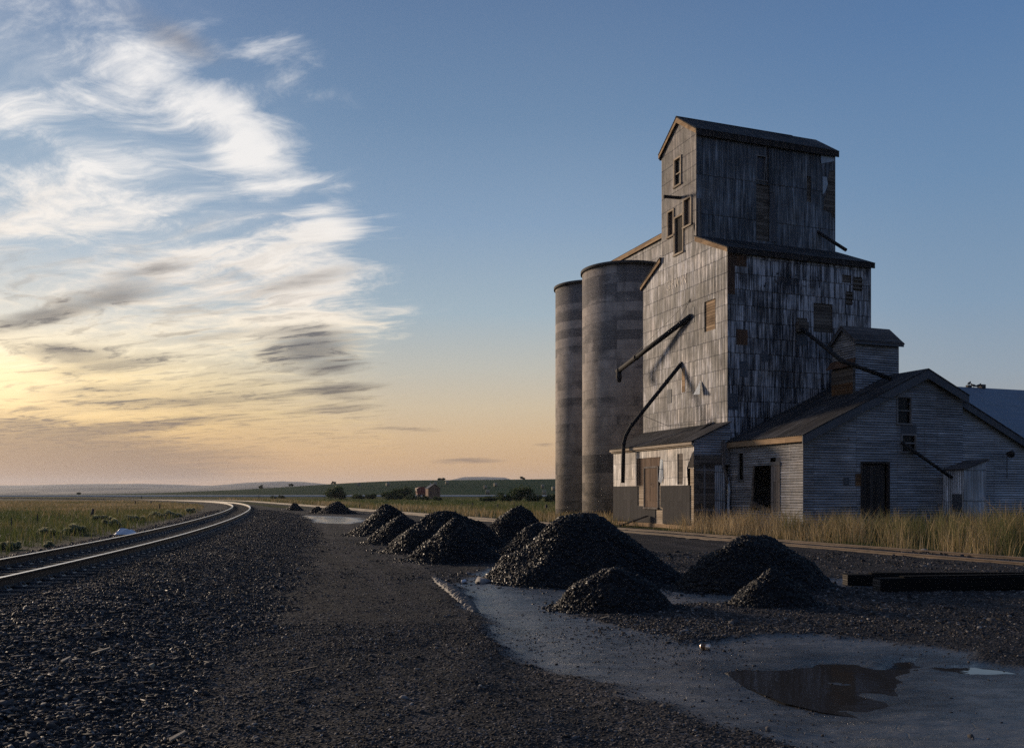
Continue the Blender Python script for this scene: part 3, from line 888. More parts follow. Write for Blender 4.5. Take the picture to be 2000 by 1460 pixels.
M['can'] = plain('dented_can_metal', (0.45, 0.36, 0.28), (0.70, 0.62, 0.55), 20.0, 0.3, 0.8, 0.002)
M['can_band'] = plain('brown_can_print', (0.05, 0.025, 0.015), (0.16, 0.08, 0.04), 20.0, 0.4, 0.3, 0.001)
M['bird'] = plain('dark_feathers', (0.02, 0.02, 0.022), (0.06, 0.06, 0.065), 10.0, 0.8)
M['rubber'] = plain('black_rubber', (0.012, 0.012, 0.012), (0.03, 0.03, 0.03), 8.0, 0.8)
M['chip'] = plain('splintered_pale_wood', (0.16, 0.12, 0.08), (0.38, 0.31, 0.22), 12.0, 0.85)
M['ridge'] = plain('trodden_clay', (0.055, 0.045, 0.036), (0.16, 0.135, 0.11), 9.0, 0.7, 0.0, 0.01)


# ------------------------------------------------------------------ ground sheet
def axis_steps(segs):
    out = [segs[0][0]]
    for a, b_, s0, s1 in segs:
        x = a
        n_ = max(2, int(abs(b_ - a) / ((s0 + s1) / 2)))
        t = np.linspace(0, 1, n_ + 1)[1:]
        w = s0 * t + (s1 - s0) * t * t / 2
        out += list(a + (b_ - a) * w / w[-1])
    return np.array(out)


gx = axis_steps([(-7000, -400, 900, 30), (-400, -60, 30, 2.5), (-60, -14, 2.5, 0.22), (-14, -5, 0.22, 0.075), (-5, 7, 0.075, 0.075), (7, 20, 0.075, 0.3), (20, 70, 0.3, 3.5), (70, 500, 3.5, 40), (500, 7000, 40, 900)])
gy = axis_steps([(-300, -20, 60, 2.5), (-20, 4.5, 2.5, 0.12), (4.5, 20, 0.06, 0.09), (20, 45, 0.09, 0.30), (45, 120, 0.30, 1.6), (120, 320, 1.6, 6), (320, 700, 6, 18), (700, 7500, 18, 900)])
GX, GY = np.meshgrid(gx, gy, indexing='xy')
Zn = zones(GX, GY)
GZ = height(GX, GY, Zn)
ny, nx = GX.shape
idx = np.arange(ny * nx).reshape(ny, nx)
quads = np.stack([idx[:-1, :-1].ravel(), idx[:-1, 1:].ravel(), idx[1:, 1:].ravel(), idx[1:, :-1].ravel()], axis=1)
wet_a = np.maximum(sstep(-0.75, 0.0, np.maximum(poly_sd(GX, GY, PUD_1), poly_sd(GX, GY, PUD_2)) + 0.5 * Zn[5]), sstep(-0.5, 1.5, poly_sd(GX, GY, MUD_C) + 1.5 * Zn[5]))
wet_a = np.maximum(wet_a, 0.75 * sstep(-0.2, 0.5, fbm(GX * 0.7 + 31, GY * 1.1, 4)) * sstep(2.5, 5.5, GX) * sstep(10.5, 8.5, GY))
hill_a = sstep(300, 330, GY + 20 * Zn[6]) * sstep(-330, -150, GX)
ground = np_mesh('ground', np.stack([GX.ravel(), GY.ravel(), GZ.ravel()], axis=1), quads, M['ground'], smooth=True,
                 tint={'mud': (Zn[2] * (1 - Zn[4])).ravel(), 'grass': Zn[4].ravel(), 'ballast': Zn[3].ravel(), 'hill': hill_a.ravel(), 'wet': wet_a.ravel()})
tag(ground, kind='structure')

# far hills: long rolling ridges
def ridge(name, y0, y1, xs, prof, sink):
    """rolling ridge: crest heights prof(x) at mid depth, falling to 'sink' at both feet"""
    X_ = np.linspace(xs[0], xs[1], 220)
    T_ = np.linspace(0, 1, 26)
    XX, TT = np.meshgrid(X_, T_, indexing='xy')
    YY = y0 + (y1 - y0) * TT
    c = prof(XX)
    ZZ = sink + (c - sink) * np.sin(np.clip(TT, 0, 1) * math.pi) ** 0.8
    ZZ = ZZ + fbm(XX / 180, YY / 150, 4) * 5 * np.sin(TT * math.pi)
    n1_, n2_ = XX.shape
    ii = np.arange(n1_ * n2_).reshape(n1_, n2_)
    Fq = np.stack([ii[:-1, :-1].ravel(), ii[:-1, 1:].ravel(), ii[1:, 1:].ravel(), ii[1:, :-1].ravel()], axis=1)
    o = np_mesh(name, np.stack([XX.ravel(), YY.ravel(), ZZ.ravel()], axis=1), Fq, M['hill'], smooth=True)
    return tag(o, kind='structure')


def crest_px(d, pts):
    """crest profile so that the ridge stands y pixels high over the horizon line, given as (bearing px, height px)"""
    bx = np.array([p[0] for p in pts], float)
    by = np.array([p[1] for p in pts], float)

    def f(X_):
        bear = 1000 + 1715 * X_ / d
        return 1.8 + d / 1715 * np.interp(bear, bx, by) + fbm(X_ / 260, X_ * 0 + d, 3) * d / 1715 * 1.2
    return f


ridge('hills', 1500, 2100, (-1500, 600), crest_px(1800, [(-200, 3), (0, 2), (60, 5), (120, 2), (250, 4.5), (330, 6), (420, 8), (540, 6), (640, 4), (800, 3)]), -34)
ridge('hills', 2200, 3000, (-2200, 1500), crest_px(2600, [(-200, 11), (0, 10), (100, 11), (200, 12), (330, 10), (430, 12), (560, 13), (700, 12), (900, 9), (1300, 9)]), -34)
ridge('hills', 3200, 4200, (-3200, 1200), crest_px(3700, [(-200, 12), (0, 14), (120, 16.5), (280, 17.5), (420, 15), (500, 19), (550, 22), (590, 21), (640, 17), (720, 18.5), (800, 17), (1000, 15)]), -34)
ridge('hills', 3400, 4600, (-420, 1000), crest_px(4000, [(830, 14), (870, 22), (905, 30), (950, 31.5), (985, 30), (1005, 24), (1030, 15), (1300, 12)]), -34)

# pale road on a low bank at the foot of the hill
rd = MB()
road_pts = [(-420, 286), (-260, 284), (-140, 283), (-60, 284), (20, 288), (120, 298)]
for (xa, ya), (xb, yb) in zip(road_pts, road_pts[1:]):
    for k in range(6):
        t0, t1 = k / 6, (k + 1) / 6
        p, r_ = (xa + (xb - xa) * t0, ya + (yb - ya) * t0), (xa + (xb - xa) * t1, ya + (yb - ya) * t1)
        za, zb = hz(*p) + 0.32, hz(*r_) + 0.32
        rd.poly([(p[0], p[1] - 3, za - 0.5), (r_[0], r_[1] - 3, zb - 0.5), (r_[0], r_[1] - 2, zb), (p[0], p[1] - 2, za)])
        rd.poly([(p[0], p[1] - 2, za), (r_[0], r_[1] - 2, zb), (r_[0], r_[1] + 5, zb + 0.05), (p[0], p[1] + 5, za + 0.05)])
        rd.poly([(p[0], p[1] + 5, za + 0.05), (r_[0], r_[1] + 5, zb + 0.05), (r_[0], r_[1] + 6, zb - 0.6), (p[0], p[1] + 6, za - 0.6)])
tag(rd.build('road', M['road']), kind='structure')

# puddles: still water lying in the dips of the mud
for P_, zz, nm in ((PUD_1, None, 'puddle'), (PUD_2, None, 'puddle')):
    cx_ = sum(p[0] for p in P_) / len(P_)
    cy_ = sum(p[1] for p in P_) / len(P_)
    P2 = np.array(P_)
    sd = poly_sd(GX, GY, P_)
    inside = sd > 0
    ring = np.abs(sd) < (0.08 if P_ is not PUD_3 else 0.6)
    lvl = float(np.median(GZ[ring])) if ring.any() else -0.05
    mbp = MB()
    gr_ = 0.30 if P_ is not PUD_3 else 1.2
    mbp.poly([(cx_ + (x - cx_) * (1 + gr_ / max(0.4, math.hypot(x - cx_, y - cy_))), cy_ + (y - cy_) * (1 + gr_ / max(0.4, math.hypot(x - cx_, y - cy_))), lvl) for x, y in P_])
    tag(mbp.build(nm, M['water']), kind='structure')


# ------------------------------------------------------------------ stones
_cube = np.array([[-1, -1, -1], [1, -1, -1], [1, 1, -1], [-1, 1, -1], [-1, -1, 1], [1, -1, 1], [1, 1, 1], [-1, 1, 1]], float)
_cf = np.array([[0, 3, 2, 1], [4, 5, 6, 7], [0, 1, 5, 4], [1, 2, 6, 5], [2, 3, 7, 6], [3, 0, 4, 7]])
_ct = np.array([[0, 3, 2], [0, 2, 1], [4, 5, 6], [4, 6, 7], [0, 1, 5], [0, 5, 4], [1, 2, 6], [1, 6, 5], [2, 3, 7], [2, 7, 6], [3, 0, 4], [3, 4, 7]])


def stones(P, size, flat=(0.35, 0.8), r=rng, sink=0.25, tilt=0.35):
    """angular stones at points P (n,3); returns verts, tris, tint"""
    n_ = len(P)
    base = _cube[None] * (0.5 + r.uniform(-0.24, 0.24, (n_, 8, 3)))
    top = r.uniform(0.45, 0.95, (n_, 1, 2))
    base[:, 4:, :2] *= top
    sx = size * r.uniform(0.75, 1.35, n_)
    sy = size * r.uniform(0.55, 1.0, n_)
    szz = size * r.uniform(flat[0], flat[1], n_)
    base = base * np.stack([sx, sy, szz], 1)[:, None, :]
    a = r.uniform(0, 2 * math.pi, n_)
    tx = r.normal(0, tilt, n_)
    ca, sa, ct, stt = np.cos(a), np.sin(a), np.cos(tx), np.sin(tx)
    x, y, z = base[..., 0], base[..., 1], base[..., 2]
    y, z = y * ct[:, None] - z * stt[:, None], y * stt[:, None] + z * ct[:, None]
    x, y = x * ca[:, None] - y * sa[:, None], x * sa[:, None] + y * ca[:, None]
    V = np.stack([x + P[:, None, 0], y + P[:, None, 1], z + P[:, None, 2] + (szz * (0.5 - sink))[:, None]], -1)
    F = (_ct[None] + (np.arange(n_) * 8)[:, None, None]).reshape(-1, 3)
    return V.reshape(-1, 3), F, np.repeat(r.random(n_), 8)


def scatter(n_, x0, x1, y0, y1, ypow=1.0, r=rng):
    x = r.uniform(x0, x1, n_)
    y = y0 + (y1 - y0) * r.random(n_) ** ypow
    return x, y


# ballast along the main track: bigger broken stone
def ballast():
    L = MAIN
    keep = (L[1] > 4) & (L[1] < 75)
    LX, LY, LP = L[0][keep], L[1][keep], L[2][keep]
    n_ = 150000
    k = (rng.random(n_) ** 1.9 * len(LX)).astype(int)
    k = np.clip(k, 0, len(LX) - 1)
    off = np.where(rng.random(n_) < 0.74, -rng.uniform(0.0, 5.0, n_) ** 1.0, rng.uniform(0, 3.6, n_))
    x = LX[k] - np.cos(LP[k]) * off + rng.uniform(-.3, .3, n_)
    y = LY[k] - np.sin(LP[k]) * off + rng.uniform(-.3, .3, n_)
    xb_k = np.clip((rng.random(26000) ** 1.5 * len(LX)).astype(int), 0, len(LX) - 1)
    xb_o = rng.uniform(-1.6, 3.4, 26000)
    x = np.concatenate([x, LX[xb_k] - np.cos(LP[xb_k]) * xb_o])
    y = np.concatenate([y, LY[xb_k] - np.sin(LP[xb_k]) * xb_o + rng.uniform(-.3, .3, 26000)])
    # extra stones in the foreground corner
    xe, ye = scatter(42000, -8.5, -2.0, 5.2, 14.0, 1.2)
    x, y = np.concatenate([x, xe]), np.concatenate([y, ye])
    z = zones(x, y)
    d = z[0]
    pr = np.where(d > 0, sstep(4.4, 3.0, d), sstep(5.3, 3.9, -d + 1.2 * z[5]))
    ok = rng.random(len(x)) < pr
    # keep the rails and plates clear
    ok &= ~((np.abs(np.abs(d) - 0.75) < 0.16) & (rng.random(len(x)) < 0.93))
    x, y = x[ok], y[ok]
    h = height(x, y)
    size = (0.014 + 0.026 * rng.random(len(x)) ** 1.4) * (1 + 0.35 * sstep(20, 50, y)) * np.where(rng.random(len(x)) < 0.03, 1.9, 1)
    V, F, T = stones(np.stack([x, y, h], 1), size, flat=(0.35, 0.85))
    # long flakes and splinters among the stones
    k2 = np.nonzero((y < 22) & (rng.random(len(x)) < 0.05))[0]
    V2, F2, T2 = stones(np.zeros((len(k2), 3)), np.full(len(k2), 1.0), flat=(0.8, 1.2), tilt=0.15)
    V2 = V2.reshape(-1, 8, 3)
    ca_, sa_ = np.cos(aa_ := rng.uniform(0, math.pi, len(k2))), np.sin(aa_)
    L2, W2_ = 0.04 + 0.11 * rng.random(len(k2)) ** 2.5, 0.010 + 0.022 * rng.random(len(k2))
    bx_ = V2[..., 0] * L2[:, None]
    by_ = V2[..., 1] * W2_[:, None]
    bz_ = V2[..., 2] * 0.012 + 0.02
    V2 = np.stack([x[k2][:, None] + bx_ * ca_[:, None] - by_ * sa_[:, None], y[k2][:, None] + bx_ * sa_[:, None] + by_ * ca_[:, None], h[k2][:, None] + bz_], -1).reshape(-1, 3)
    F = np.concatenate([F, F2 + len(V)])
    V = np.concatenate([V, V2])
    T = np.concatenate([T, 0.35 + 0.62 * T2])
    return tag(np_mesh('ballast_gravel', V, F, M['ballast'], tint={'tint': T}), 'dark broken stone ballast heaped along the curved main track', 'ballast', kind='stuff')


ballast()


def yard_gravel():
    xs, ys = [], []
    for n_, a in ((62000, (-4.5, 2.6, 5.6, 12.0, 1.15)), (42000, (-7, 3, 10.0, 20.0, 1.3)), (14000, (-9, 1.5, 18.0, 34.0, 1.3)), (22000, (0.5, 10.5, 9.5, 16.5, 1.0)), (9000, (1.5, 13, 15.5, 27.0, 1.0)), (4500, (-2.0, 9, 5.4, 10, 1.0))):
        x, y = scatter(n_, *a)
        xs.append(x)
        ys.append(y)
    x, y = np.concatenate(xs), np.concatenate(ys)
    z = zones(x, y)
    cl = sstep(-0.25, 0.25, z[6] + 0.6 * z[5])
    pr = (1 - 0.90 * z[2]) * (0.45 + 0.55 * cl) * (1 - z[4]) * (1 - 0.8 * z[3] * (z[0] > -4.0))
    pr = np.where(np.abs(z[1]) < 1.2, pr * 0.35, pr)
    ok = rng.random(len(x)) < pr
    x, y = x[ok], y[ok]
    h = height(x, y)
    right_band = sstep(0.0, 2.0, x) * sstep(10.2, 11.4, y)
    size = (0.009 + 0.017 * rng.random(len(x)) ** 2.2) * (1 + 0.7 * right_band) * (1 + sstep(12, 30, y)) * np.where(rng.random(len(x)) < 0.02, 2.2, 1)
    V, F, T = stones(np.stack([x, y, h], 1), size, flat=(0.25, 0.6), tilt=0.2)
    return tag(np_mesh('yard_gravel', V, F, M['gravel'], tint={'tint': T}), 'fine dark gravel strewn over the yard road', 'gravel', kind='stuff')


yard_gravel()


# ------------------------------------------------------------------ coal piles
def coal_pile(label, cx_, cy_, wx_, wy_, hgt, bumps=(), lump=0.085, n_l=1800, seed=1):
    r = np.random.default_rng(seed)
    N = 64
    a = np.linspace(-1.25, 1.25, N)
    AX, AY = np.meshgrid(a, a, indexing='xy')

    def prof(ax, ay):
        th = np.arctan2(ay, ax)
        rad = np.hypot(ax, ay) * (1 + 0.16 * vnoise(np.cos(th) * 1.5 + seed, np.sin(th) * 1.5 + 3 * seed))
        t = np.clip(1 - rad, -0.3, 1)
        core = np.where(t > 0, 1.10 * (1 - np.sqrt(rad ** 2 + 0.045)) + 0.10 * (1 - rad), t * 0.4)
        h = hgt * core * 1.04
        for (bx, by, br_, bh) in bumps:
            rb = np.hypot((ax - bx), (ay - by)) / br_
            h = np.maximum(h, bh * (1 - rb))
        h = h + hgt * (0.20 * fbm(ax * 1.5 - seed, ay * 1.5 + seed, 2) + 0.12 * fbm(ax * 3.2 + seed, ay * 3.2, 3)) * sstep(-0.1, 0.3, t)
        return h
    hh = prof(AX, AY)
    X_, Y_ = cx_ + AX * wx_ / 2, cy_ + AY * wy_ / 2
    g0 = height(X_, Y_)
    Zp = np.where(hh > 0, g0 + hh, g0 - 0.10)
    org = np.array([cx_, cy_, hz(cx_, cy_)])
    V0 = np.stack([X_.ravel(), Y_.ravel(), Zp.ravel()], 1)
    ii = np.arange(N * N).reshape(N, N)
    q4 = np.stack([ii[:-1, :-1].ravel(), ii[:-1, 1:].ravel(), ii[1:, 1:].ravel(), ii[1:, :-1].ravel()], 1)
    keep = (hh > -0.02).ravel()[q4].any(1)
    q4 = q4[keep]
    T0 = np.concatenate([q4[:, [0, 1, 2]], q4[:, [0, 2, 3]]])
    # lumps over the surface, more at the foot
    px, py = [], []
    m_ = int(n_l * 4.2)
    ang = r.uniform(0, 2 * math.pi, m_)
    rr = np.sqrt(r.random(m_)) * 1.12 + np.where(r.random(m_) < 0.10, r.random(m_) * 0.55, 0)
    ax, ay = rr * np.cos(ang), rr * np.sin(ang)
    h2 = prof(ax, ay)
    ok = (h2 > 0.0) | (r.random(m_) < 0.22)
    for (bx, by, br_, bh) in bumps:
        pass
    ax, ay, h2 = ax[ok], ay[ok], np.maximum(h2[ok], 0)
    X2, Y2 = cx_ + ax * wx_ / 2, cy_ + ay * wy_ / 2
    P = np.stack([X2, Y2, height(X2, Y2) + h2 - 0.01], 1)
    V1, F1, T1 = stones(P, lump * 0.86 * (0.42 + 0.62 * r.random(len(P)) ** 1.8), flat=(0.45, 0.95), r=r, sink=0.3, tilt=0.6)
    V = np.concatenate([V0, V1]) - org
    F = np.concatenate([T0, F1 + len(V0)])
    o = np_mesh('coal_pile', V, F, M['coal'], tint={'tint': np.concatenate([np.full(len(V0), 0.3), T1])})
    o.location = org
    tag(o, label, 'coal pile', 'coal piles dumped across the yard')
    return o


coal_pile('largest broad black coal pile with a long left shoulder, in front of the corrugated buildings', 1.62, 18.75, 4.15, 3.9, 1.40, bumps=((-0.42, 0.15, 0.52, 0.98), (0.35, -0.1, 0.5, 0.72)), n_l=5200, lump=0.088, seed=11)
coal_pile('low black coal heap spilling forward from the foot of the largest pile', 1.60, 14.05, 1.98, 1.5, 0.68, bumps=((0.45, 0.0, 0.5, 0.28),), n_l=2000, lump=0.075, seed=12)
coal_pile('tall pointed coal pile at right, nearest the black timbers', 4.60, 17.1, 3.05, 2.8, 1.10, bumps=((0.35, -0.1, 0.5, 0.50),), n_l=3600, lump=0.085, seed=13)
coal_pile('small rounded coal heap at the front foot of the pointed right pile', 4.20, 14.15, 1.46, 1.2, 0.55, n_l=1300, lump=0.07, seed=14)
coal_pile('low coal pile tucked behind the left shoulder of the largest pile', 0.75, 24.6, 2.9, 2.3, 0.86, n_l=1900, lump=0.092, seed=31)
coal_pile('rounded coal pile behind the large one, nearest the silos', 0.22, 29.6, 3.3, 2.6, 1.24, n_l=1700, lump=0.10, seed=15, bumps=((-0.2, 0.1, 0.6, 1.0),))
coal_pile('steep coal pile at the front of the middle cluster, beside the bare road', -1.48, 23.5, 2.75, 2.4, 1.02, n_l=2300, lump=0.095, seed=16)
coal_pile('high coal pile right behind the front one of the middle cluster', -1.95, 27.0, 3.9, 3.0, 1.36, n_l=2600, lump=0.10, seed=17, bumps=((0.45, 0.0, 0.55, 1.0), (-0.4, -0.1, 0.5, 0.85)))
coal_pile('lower front coal pile at the left side of the middle cluster', -3.95, 31.4, 2.6, 2.3, 1.08, n_l=1500, lump=0.10, seed=18)
coal_pile('farthest left coal pile of the middle cluster with a flat shoulder', -5.35, 38.0, 3.5, 3.2, 1.30, n_l=1600, lump=0.11, seed=19, bumps=((0.5, 0.0, 0.5, 0.85),))
coal_pile('far coal pile standing over the shining wet patch', -15.2, 76.5, 3.6, 3.0, 0.98, n_l=700, lump=0.13, seed=20)
coal_pile('tiny coal heap just left of the far pile by the wet patch', -17.2, 77.9, 1.6, 1.3, 0.58, n_l=250, lump=0.12, seed=21)
coal_pile('most distant tiny pointed coal heap near the rail curve', -22.0, 88.8, 2.0, 1.6, 0.82, n_l=250, lump=0.13, seed=22)


# ------------------------------------------------------------------ railway tracks
RAIL = [(-0.070, 0.0), (0.070, 0.0), (0.070, 0.012), (0.012, 0.030), (0.010, 0.118), (0.036, 0.132), (0.037, 0.163), (-0.037, 0.163), (-0.036, 0.132), (-0.010, 0.118), (-0.012, 0.030), (-0.070, 0.012)]


def sweep_rail(L, side, zf, i0, i1, step, sc_=1.0):
    ids = list(range(i0, i1, step))
    V, F = [], []
    n_ = len(RAIL)
    X = np.array([L[0][i] for i in ids])
    Y = np.array([L[1][i] for i in ids])
    Pz = zf(X, Y)
    for j, i in enumerate(ids):
        ph = L[2][i]
        nxv, nyv = -math.cos(ph), -math.sin(ph)
        for (a, h) in RAIL:
            V.append((X[j] + nxv * (side + a), Y[j] + nyv * (side + a), Pz[j] + h * sc_))
    for j in range(len(ids) - 1):
        for k in range(n_):
            k2 = (k + 1) % n_
            F.append([j * n_ + k, j * n_ + k2, (j + 1) * n_ + k2, (j + 1) * n_ + k])
    return V, F


def rail_obj(L, side, zf, i0, i1, step, parent, mside, mtop):
    V, F = sweep_rail(L, side, zf, i0, i1, step)
    me = bpy.data.meshes.new('rail')
    me.from_pydata(V, [], F)
    me.materials.append(mside)
    me.materials.append(mtop)
    n_ = len(RAIL)
    for k, p in enumerate(me.polygons):
        p.material_index = 1 if k % n_ == 6 else 0
    return link(bpy.data.objects.new('rail', me), parent)


def smooth_far(L):
    def f(X, Y):
        return 0.385 + far_height(X, Y)
    return f


mt = tag(empty('railway_track', (0, 0, 0)), 'main railway track with shining rails curving away to the left', 'railway track')
i_end = int(np.argmax(MAIN[1] > 330)) or len(MAIN[1]) - 2
for sd_ in (-0.755, 0.755):
    rail_obj(MAIN, sd_, smooth_far(MAIN), 0, min(i_end, len(MAIN[0]) - 2), 2, mt, M['railside'], M['railtop'])

sl = MB()
sl.box(-1.28, 1.28, -0.115, 0.115, -0.15, 0.012)
sleeper_me = None
pl = MB()
pl.hexa([(-0.19, -0.09, 0.012), (0.19, -0.09, 0.012), (0.19, 0.09, 0.012), (-0.19, 0.09, 0.012)], [(-0.17, -0.085, 0.026), (0.17, -0.085, 0.026), (0.17, 0.085, 0.026), (-0.17, 0.085, 0.026)])
for sx in (-0.115, 0.115):
    for sy in (-0.055, 0.055):
        pl.box(sx - 0.014, sx + 0.014, sy - 0.014, sy + 0.014, 0.02, 0.058)
for sx in (-1, 1):
    pl.tube([(sx * 0.16, -0.06, 0.03), (sx * 0.13, -0.05, 0.07), (sx * 0.09, 0.0, 0.06), (sx * 0.13, 0.05, 0.07), (sx * 0.16, 0.06, 0.03)], 0.011, 6)
first_s = sl.build('sleeper', M['sleeper'])
first_p = pl.build('tie_plate', M['plate'])
bev = first_s.modifiers.new('soft_edges', 'BEVEL')
bev.width = 0.015
bev.segments = 2
cnt = 0
rest_v, rest_f = [], []
spos = np.arange(20.0 / 0.5 * 0.5, 0, 1)
i0 = int(np.argmax(MAIN[1] > 5.0))
si = 0.0
ids = []
while True:
    i = i0 + int(si)
    if i >= len(MAIN[0]) - 5 or MAIN[1][i] > 175:
        break
    ids.append((i, si - int(si)))
    si += 0.56 / 0.5
for num, (i, fr) in enumerate(ids):
    x = MAIN[0][i] + fr * 0.5 * -math.sin(MAIN[2][i])
    y = MAIN[1][i] + fr * 0.5 * math.cos(MAIN[2][i])
    ph = MAIN[2][i] + random.uniform(-0.015, 0.015)
    z0 = 0.362 + float(far_height(np.array([x]), np.array([y]))[0])
    if num < 98:
        o = first_s if num == 0 else link(first_s.copy())
        o.parent = mt
        o.location = (x, y, z0)
        o.rotation_euler = (0, 0, ph)
        for sx in (-0.755, 0.755):
            p_ = first_p if (num == 0 and sx < 0) else link(first_p.copy())
            p_.parent = o
            p_.location = (sx, 0, 0)
    else:
        c_, s_ = math.cos(ph), math.sin(ph)
        k = len(rest_v)
        for zz in (-0.1, 0.012):
            for (a, b_) in ((-1.28, -0.115), (1.28, -0.115), (1.28, 0.115), (-1.28, 0.115)):
                rest_v.append((x + a * c_ - b_ * s_, y + a * s_ + b_ * c_, z0 + zz))
        rest_f += [[k + 4, k + 5, k + 6, k + 7], [k, k + 1, k + 5, k + 4], [k + 1, k + 2, k + 6, k + 5], [k + 2, k + 3, k + 7, k + 6], [k + 3, k, k + 4, k + 7]]
me = bpy.data.meshes.new('sleepers')
me.from_pydata(rest_v, [], rest_f)
me.materials.append(M['sleeper'])
tag(link(bpy.data.objects.new('sleepers', me), mt), kind='stuff')

stt_ = tag(empty('siding_track', (0, 0, 0)), 'rusty old siding track half buried in dirt beside the elevator', 'railway track')


def side_z(X, Y):
    return -0.075 + 0.0 * X + far_height(X, Y)


for sd_ in (0.0, -1.5):
    rail_obj(SIDE, sd_, side_z, 6, len(SIDE[0]) - 2, 3, stt_, M['railrust'], M['railrusttop'])
s2 = MB()
s2.box(-1.2, 1.2, -0.11, 0.11, -0.12, 0.02)
first = None
for k in range(46):
    i = int(30 + k * 2.3)
    if i >= len(SIDE[0]):
        break
    ph = SIDE[2][i]
    if first is None:
        first = s2.build('sleeper', M['sleeper'], stt_)
        o = first
    else:
        o = link(first.copy(), stt_)
    o.location = (SIDE[0][i] + math.cos(ph) * 0.75, SIDE[1][i] + math.sin(ph) * 0.75, side_z(SIDE[0][i], SIDE[1][i]) + 0.055 + random.uniform(-0.01, 0.008))
    o.rotation_euler = (0, 0, ph + random.uniform(-0.04, 0.04))


# ------------------------------------------------------------------ grain elevator
def bthing(name, v, u, label, cat, group=None):
    o = empty(name, B(v, u, 0), TH)
    tag(o, label, cat, group)
    o['_org'] = (v, u, 0.0)
    return o


class Part:
    """builds parts of a thing in building coordinates"""

    def __init__(s, root):
        s.root = root
        s.org = tuple(root['_org'])
        del root['_org']

    def add(s, mb, name, mat, parent=None, smooth=False):
        return mb.build(name, mat, parent or s.root, s.org if (parent is None or parent.type == 'MESH') else s.org, smooth)


def frame_bars(mb, axis, c, a0, a1, z0, z1, w, out, depth=0.06, sill=0.03):
    """four bars round an opening in plane axis=c, standing 'out' proud towards the camera (negative axis)"""
    lo_, hi_ = c - out, c + depth
    def bx(aa, ab, za, zb, extra=0.0):
        if axis == 'v':
            mb.box(lo_ - extra, hi_, aa, ab, za, zb)
        else:
            mb.box(aa, ab, lo_ - extra, hi_, za, zb)
    bx(a0 - w, a0, z0, z1)
    bx(a1, a1 + w, z0, z1)
    bx(a0 - w, a1 + w, z1, z1 + w)
    bx(a0 - w - sill, a1 + w + sill, z0 - w, z0, 0.03)


def pane_sheet(mb, axis, c, a0, a1, z0, z1, inset):
    if axis == 'v':
        mb.poly([(c + inset, a0, z0), (c + inset, a1, z0), (c + inset, a1, z1), (c + inset, a0, z1)])
    else:
        mb.poly([(a0, c + inset, z0), (a1, c + inset, z0), (a1, c + inset, z1), (a0, c + inset, z1)])


def ragged(a0, a1, z0, z1, amp, n_=5, seed=0):
    """ragged outline of a torn patch (list of (a,z))"""
    r = random.Random(seed)
    out = []
    for (p, q_) in (((a0, z0), (a1, z0)), ((a1, z0), (a1, z1)), ((a1, z1), (a0, z1)), ((a0, z1), (a0, z0))):
        for k in range(n_):
            t = k / n_
            out.append((p[0] + (q_[0] - p[0]) * t + r.uniform(-amp, amp) * (0.3 if k == 0 else 1), p[1] + (q_[1] - p[1]) * t + r.uniform(-amp, amp)))
    return out


el_ = bthing('grain_elevator', 24.75, 37.0, 'tall tin clad wooden grain elevator with a gabled head house and iron spouts', 'grain elevator')
PE = Part(el_)
TV, TU0, TU1, TB, TE = 24.75, 37.0, 45.6, 33.6, 13.85          # lit face plane, near/far walls, back wall, eave
CU0, CU1, CE, CR = 39.83, 43.45, 20.78, 22.05                  # head house walls, eave, ridge


def top_lit(u):
    if CU0 <= u <= CU1:
        mid_ = (CU0 + CU1) / 2
        return CE + (CR - CE) * (1 - abs(u - mid_) / ((CU1 - CU0) / 2))
    if u < CU0:
        return TE + (u - TU0) / (CU0 - TU0) * 1.28
    return TE + (TU1 - u) / (TU1 - CU1) * 1.05


W1 = (41.40, 41.99, 18.50, 19.90)
W2 = (42.16, 42.70, 15.94, 17.26)
W3 = (40.36, 41.02, 16.02, 17.42)
DR = (41.16, 41.97, 14.78, 16.72)
PT = (38.06, 39.05, 10.05, 11.60)
HS = (40.40, 40.52, 11.88, 12.06)
w = MB()
e_ = 1e-4
w.wall('v', TV, TU0, CU0 - e_, 0, top_lit, [h for h in (PT,)], [])
w.wall('v', TV, CU0, CU1, 0, 15.0, [DR, HS])
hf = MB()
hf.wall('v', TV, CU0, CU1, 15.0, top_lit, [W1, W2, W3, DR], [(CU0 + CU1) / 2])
PE.add(hf, 'head_house_front', M['tin_darker'])
w.wall('v', TV, CU1 + e_, TU1, 0, top_lit)
D1 = (29.91, 31.11, 10.05, 11.53)
D2 = (32.43, 33.01, 12.36, 13.08)
D3 = (31.97, 32.38, 11.58, 12.28)
D4 = (31.73, 32.30, 12.72, 13.13)
w.wall('u', TU0, TV, TB, 0, TE, [D1, D2, D3, D4])
w.wall('u', TU1, TV, TB, 0, TE)
w.wall('v', TB, TU0, CU0 - e_, 0, top_lit)
w.wall('v', TB, CU0, CU1, 0, top_lit, (), [(CU0 + CU1) / 2])
w.wall('v', TB, CU1 + e_, TU1, 0, top_lit)
PE.add(w, 'wall', M['tin'])
hw = MB()
OP = (28.50, 29.10, 18.62, 19.90)
BD = (28.45, 29.30, 15.36, 18.40)
SLT = (31.74, 32.02, 17.80, 19.20)
CB_ = 33.68
hw.wall('u', CU0, TV + 0.002, CB_, TE + 1.15, CE, [OP, BD, SLT])
hw.wall('u', CU1, TV + 0.002, CB_, TE + 0.9, CE)
hw.wall('v', CB_, CU0, CU1, TE, top_lit, (), [(CU0 + CU1) / 2])
PE.add(hw, 'head_house_wall', M['tin_big'])
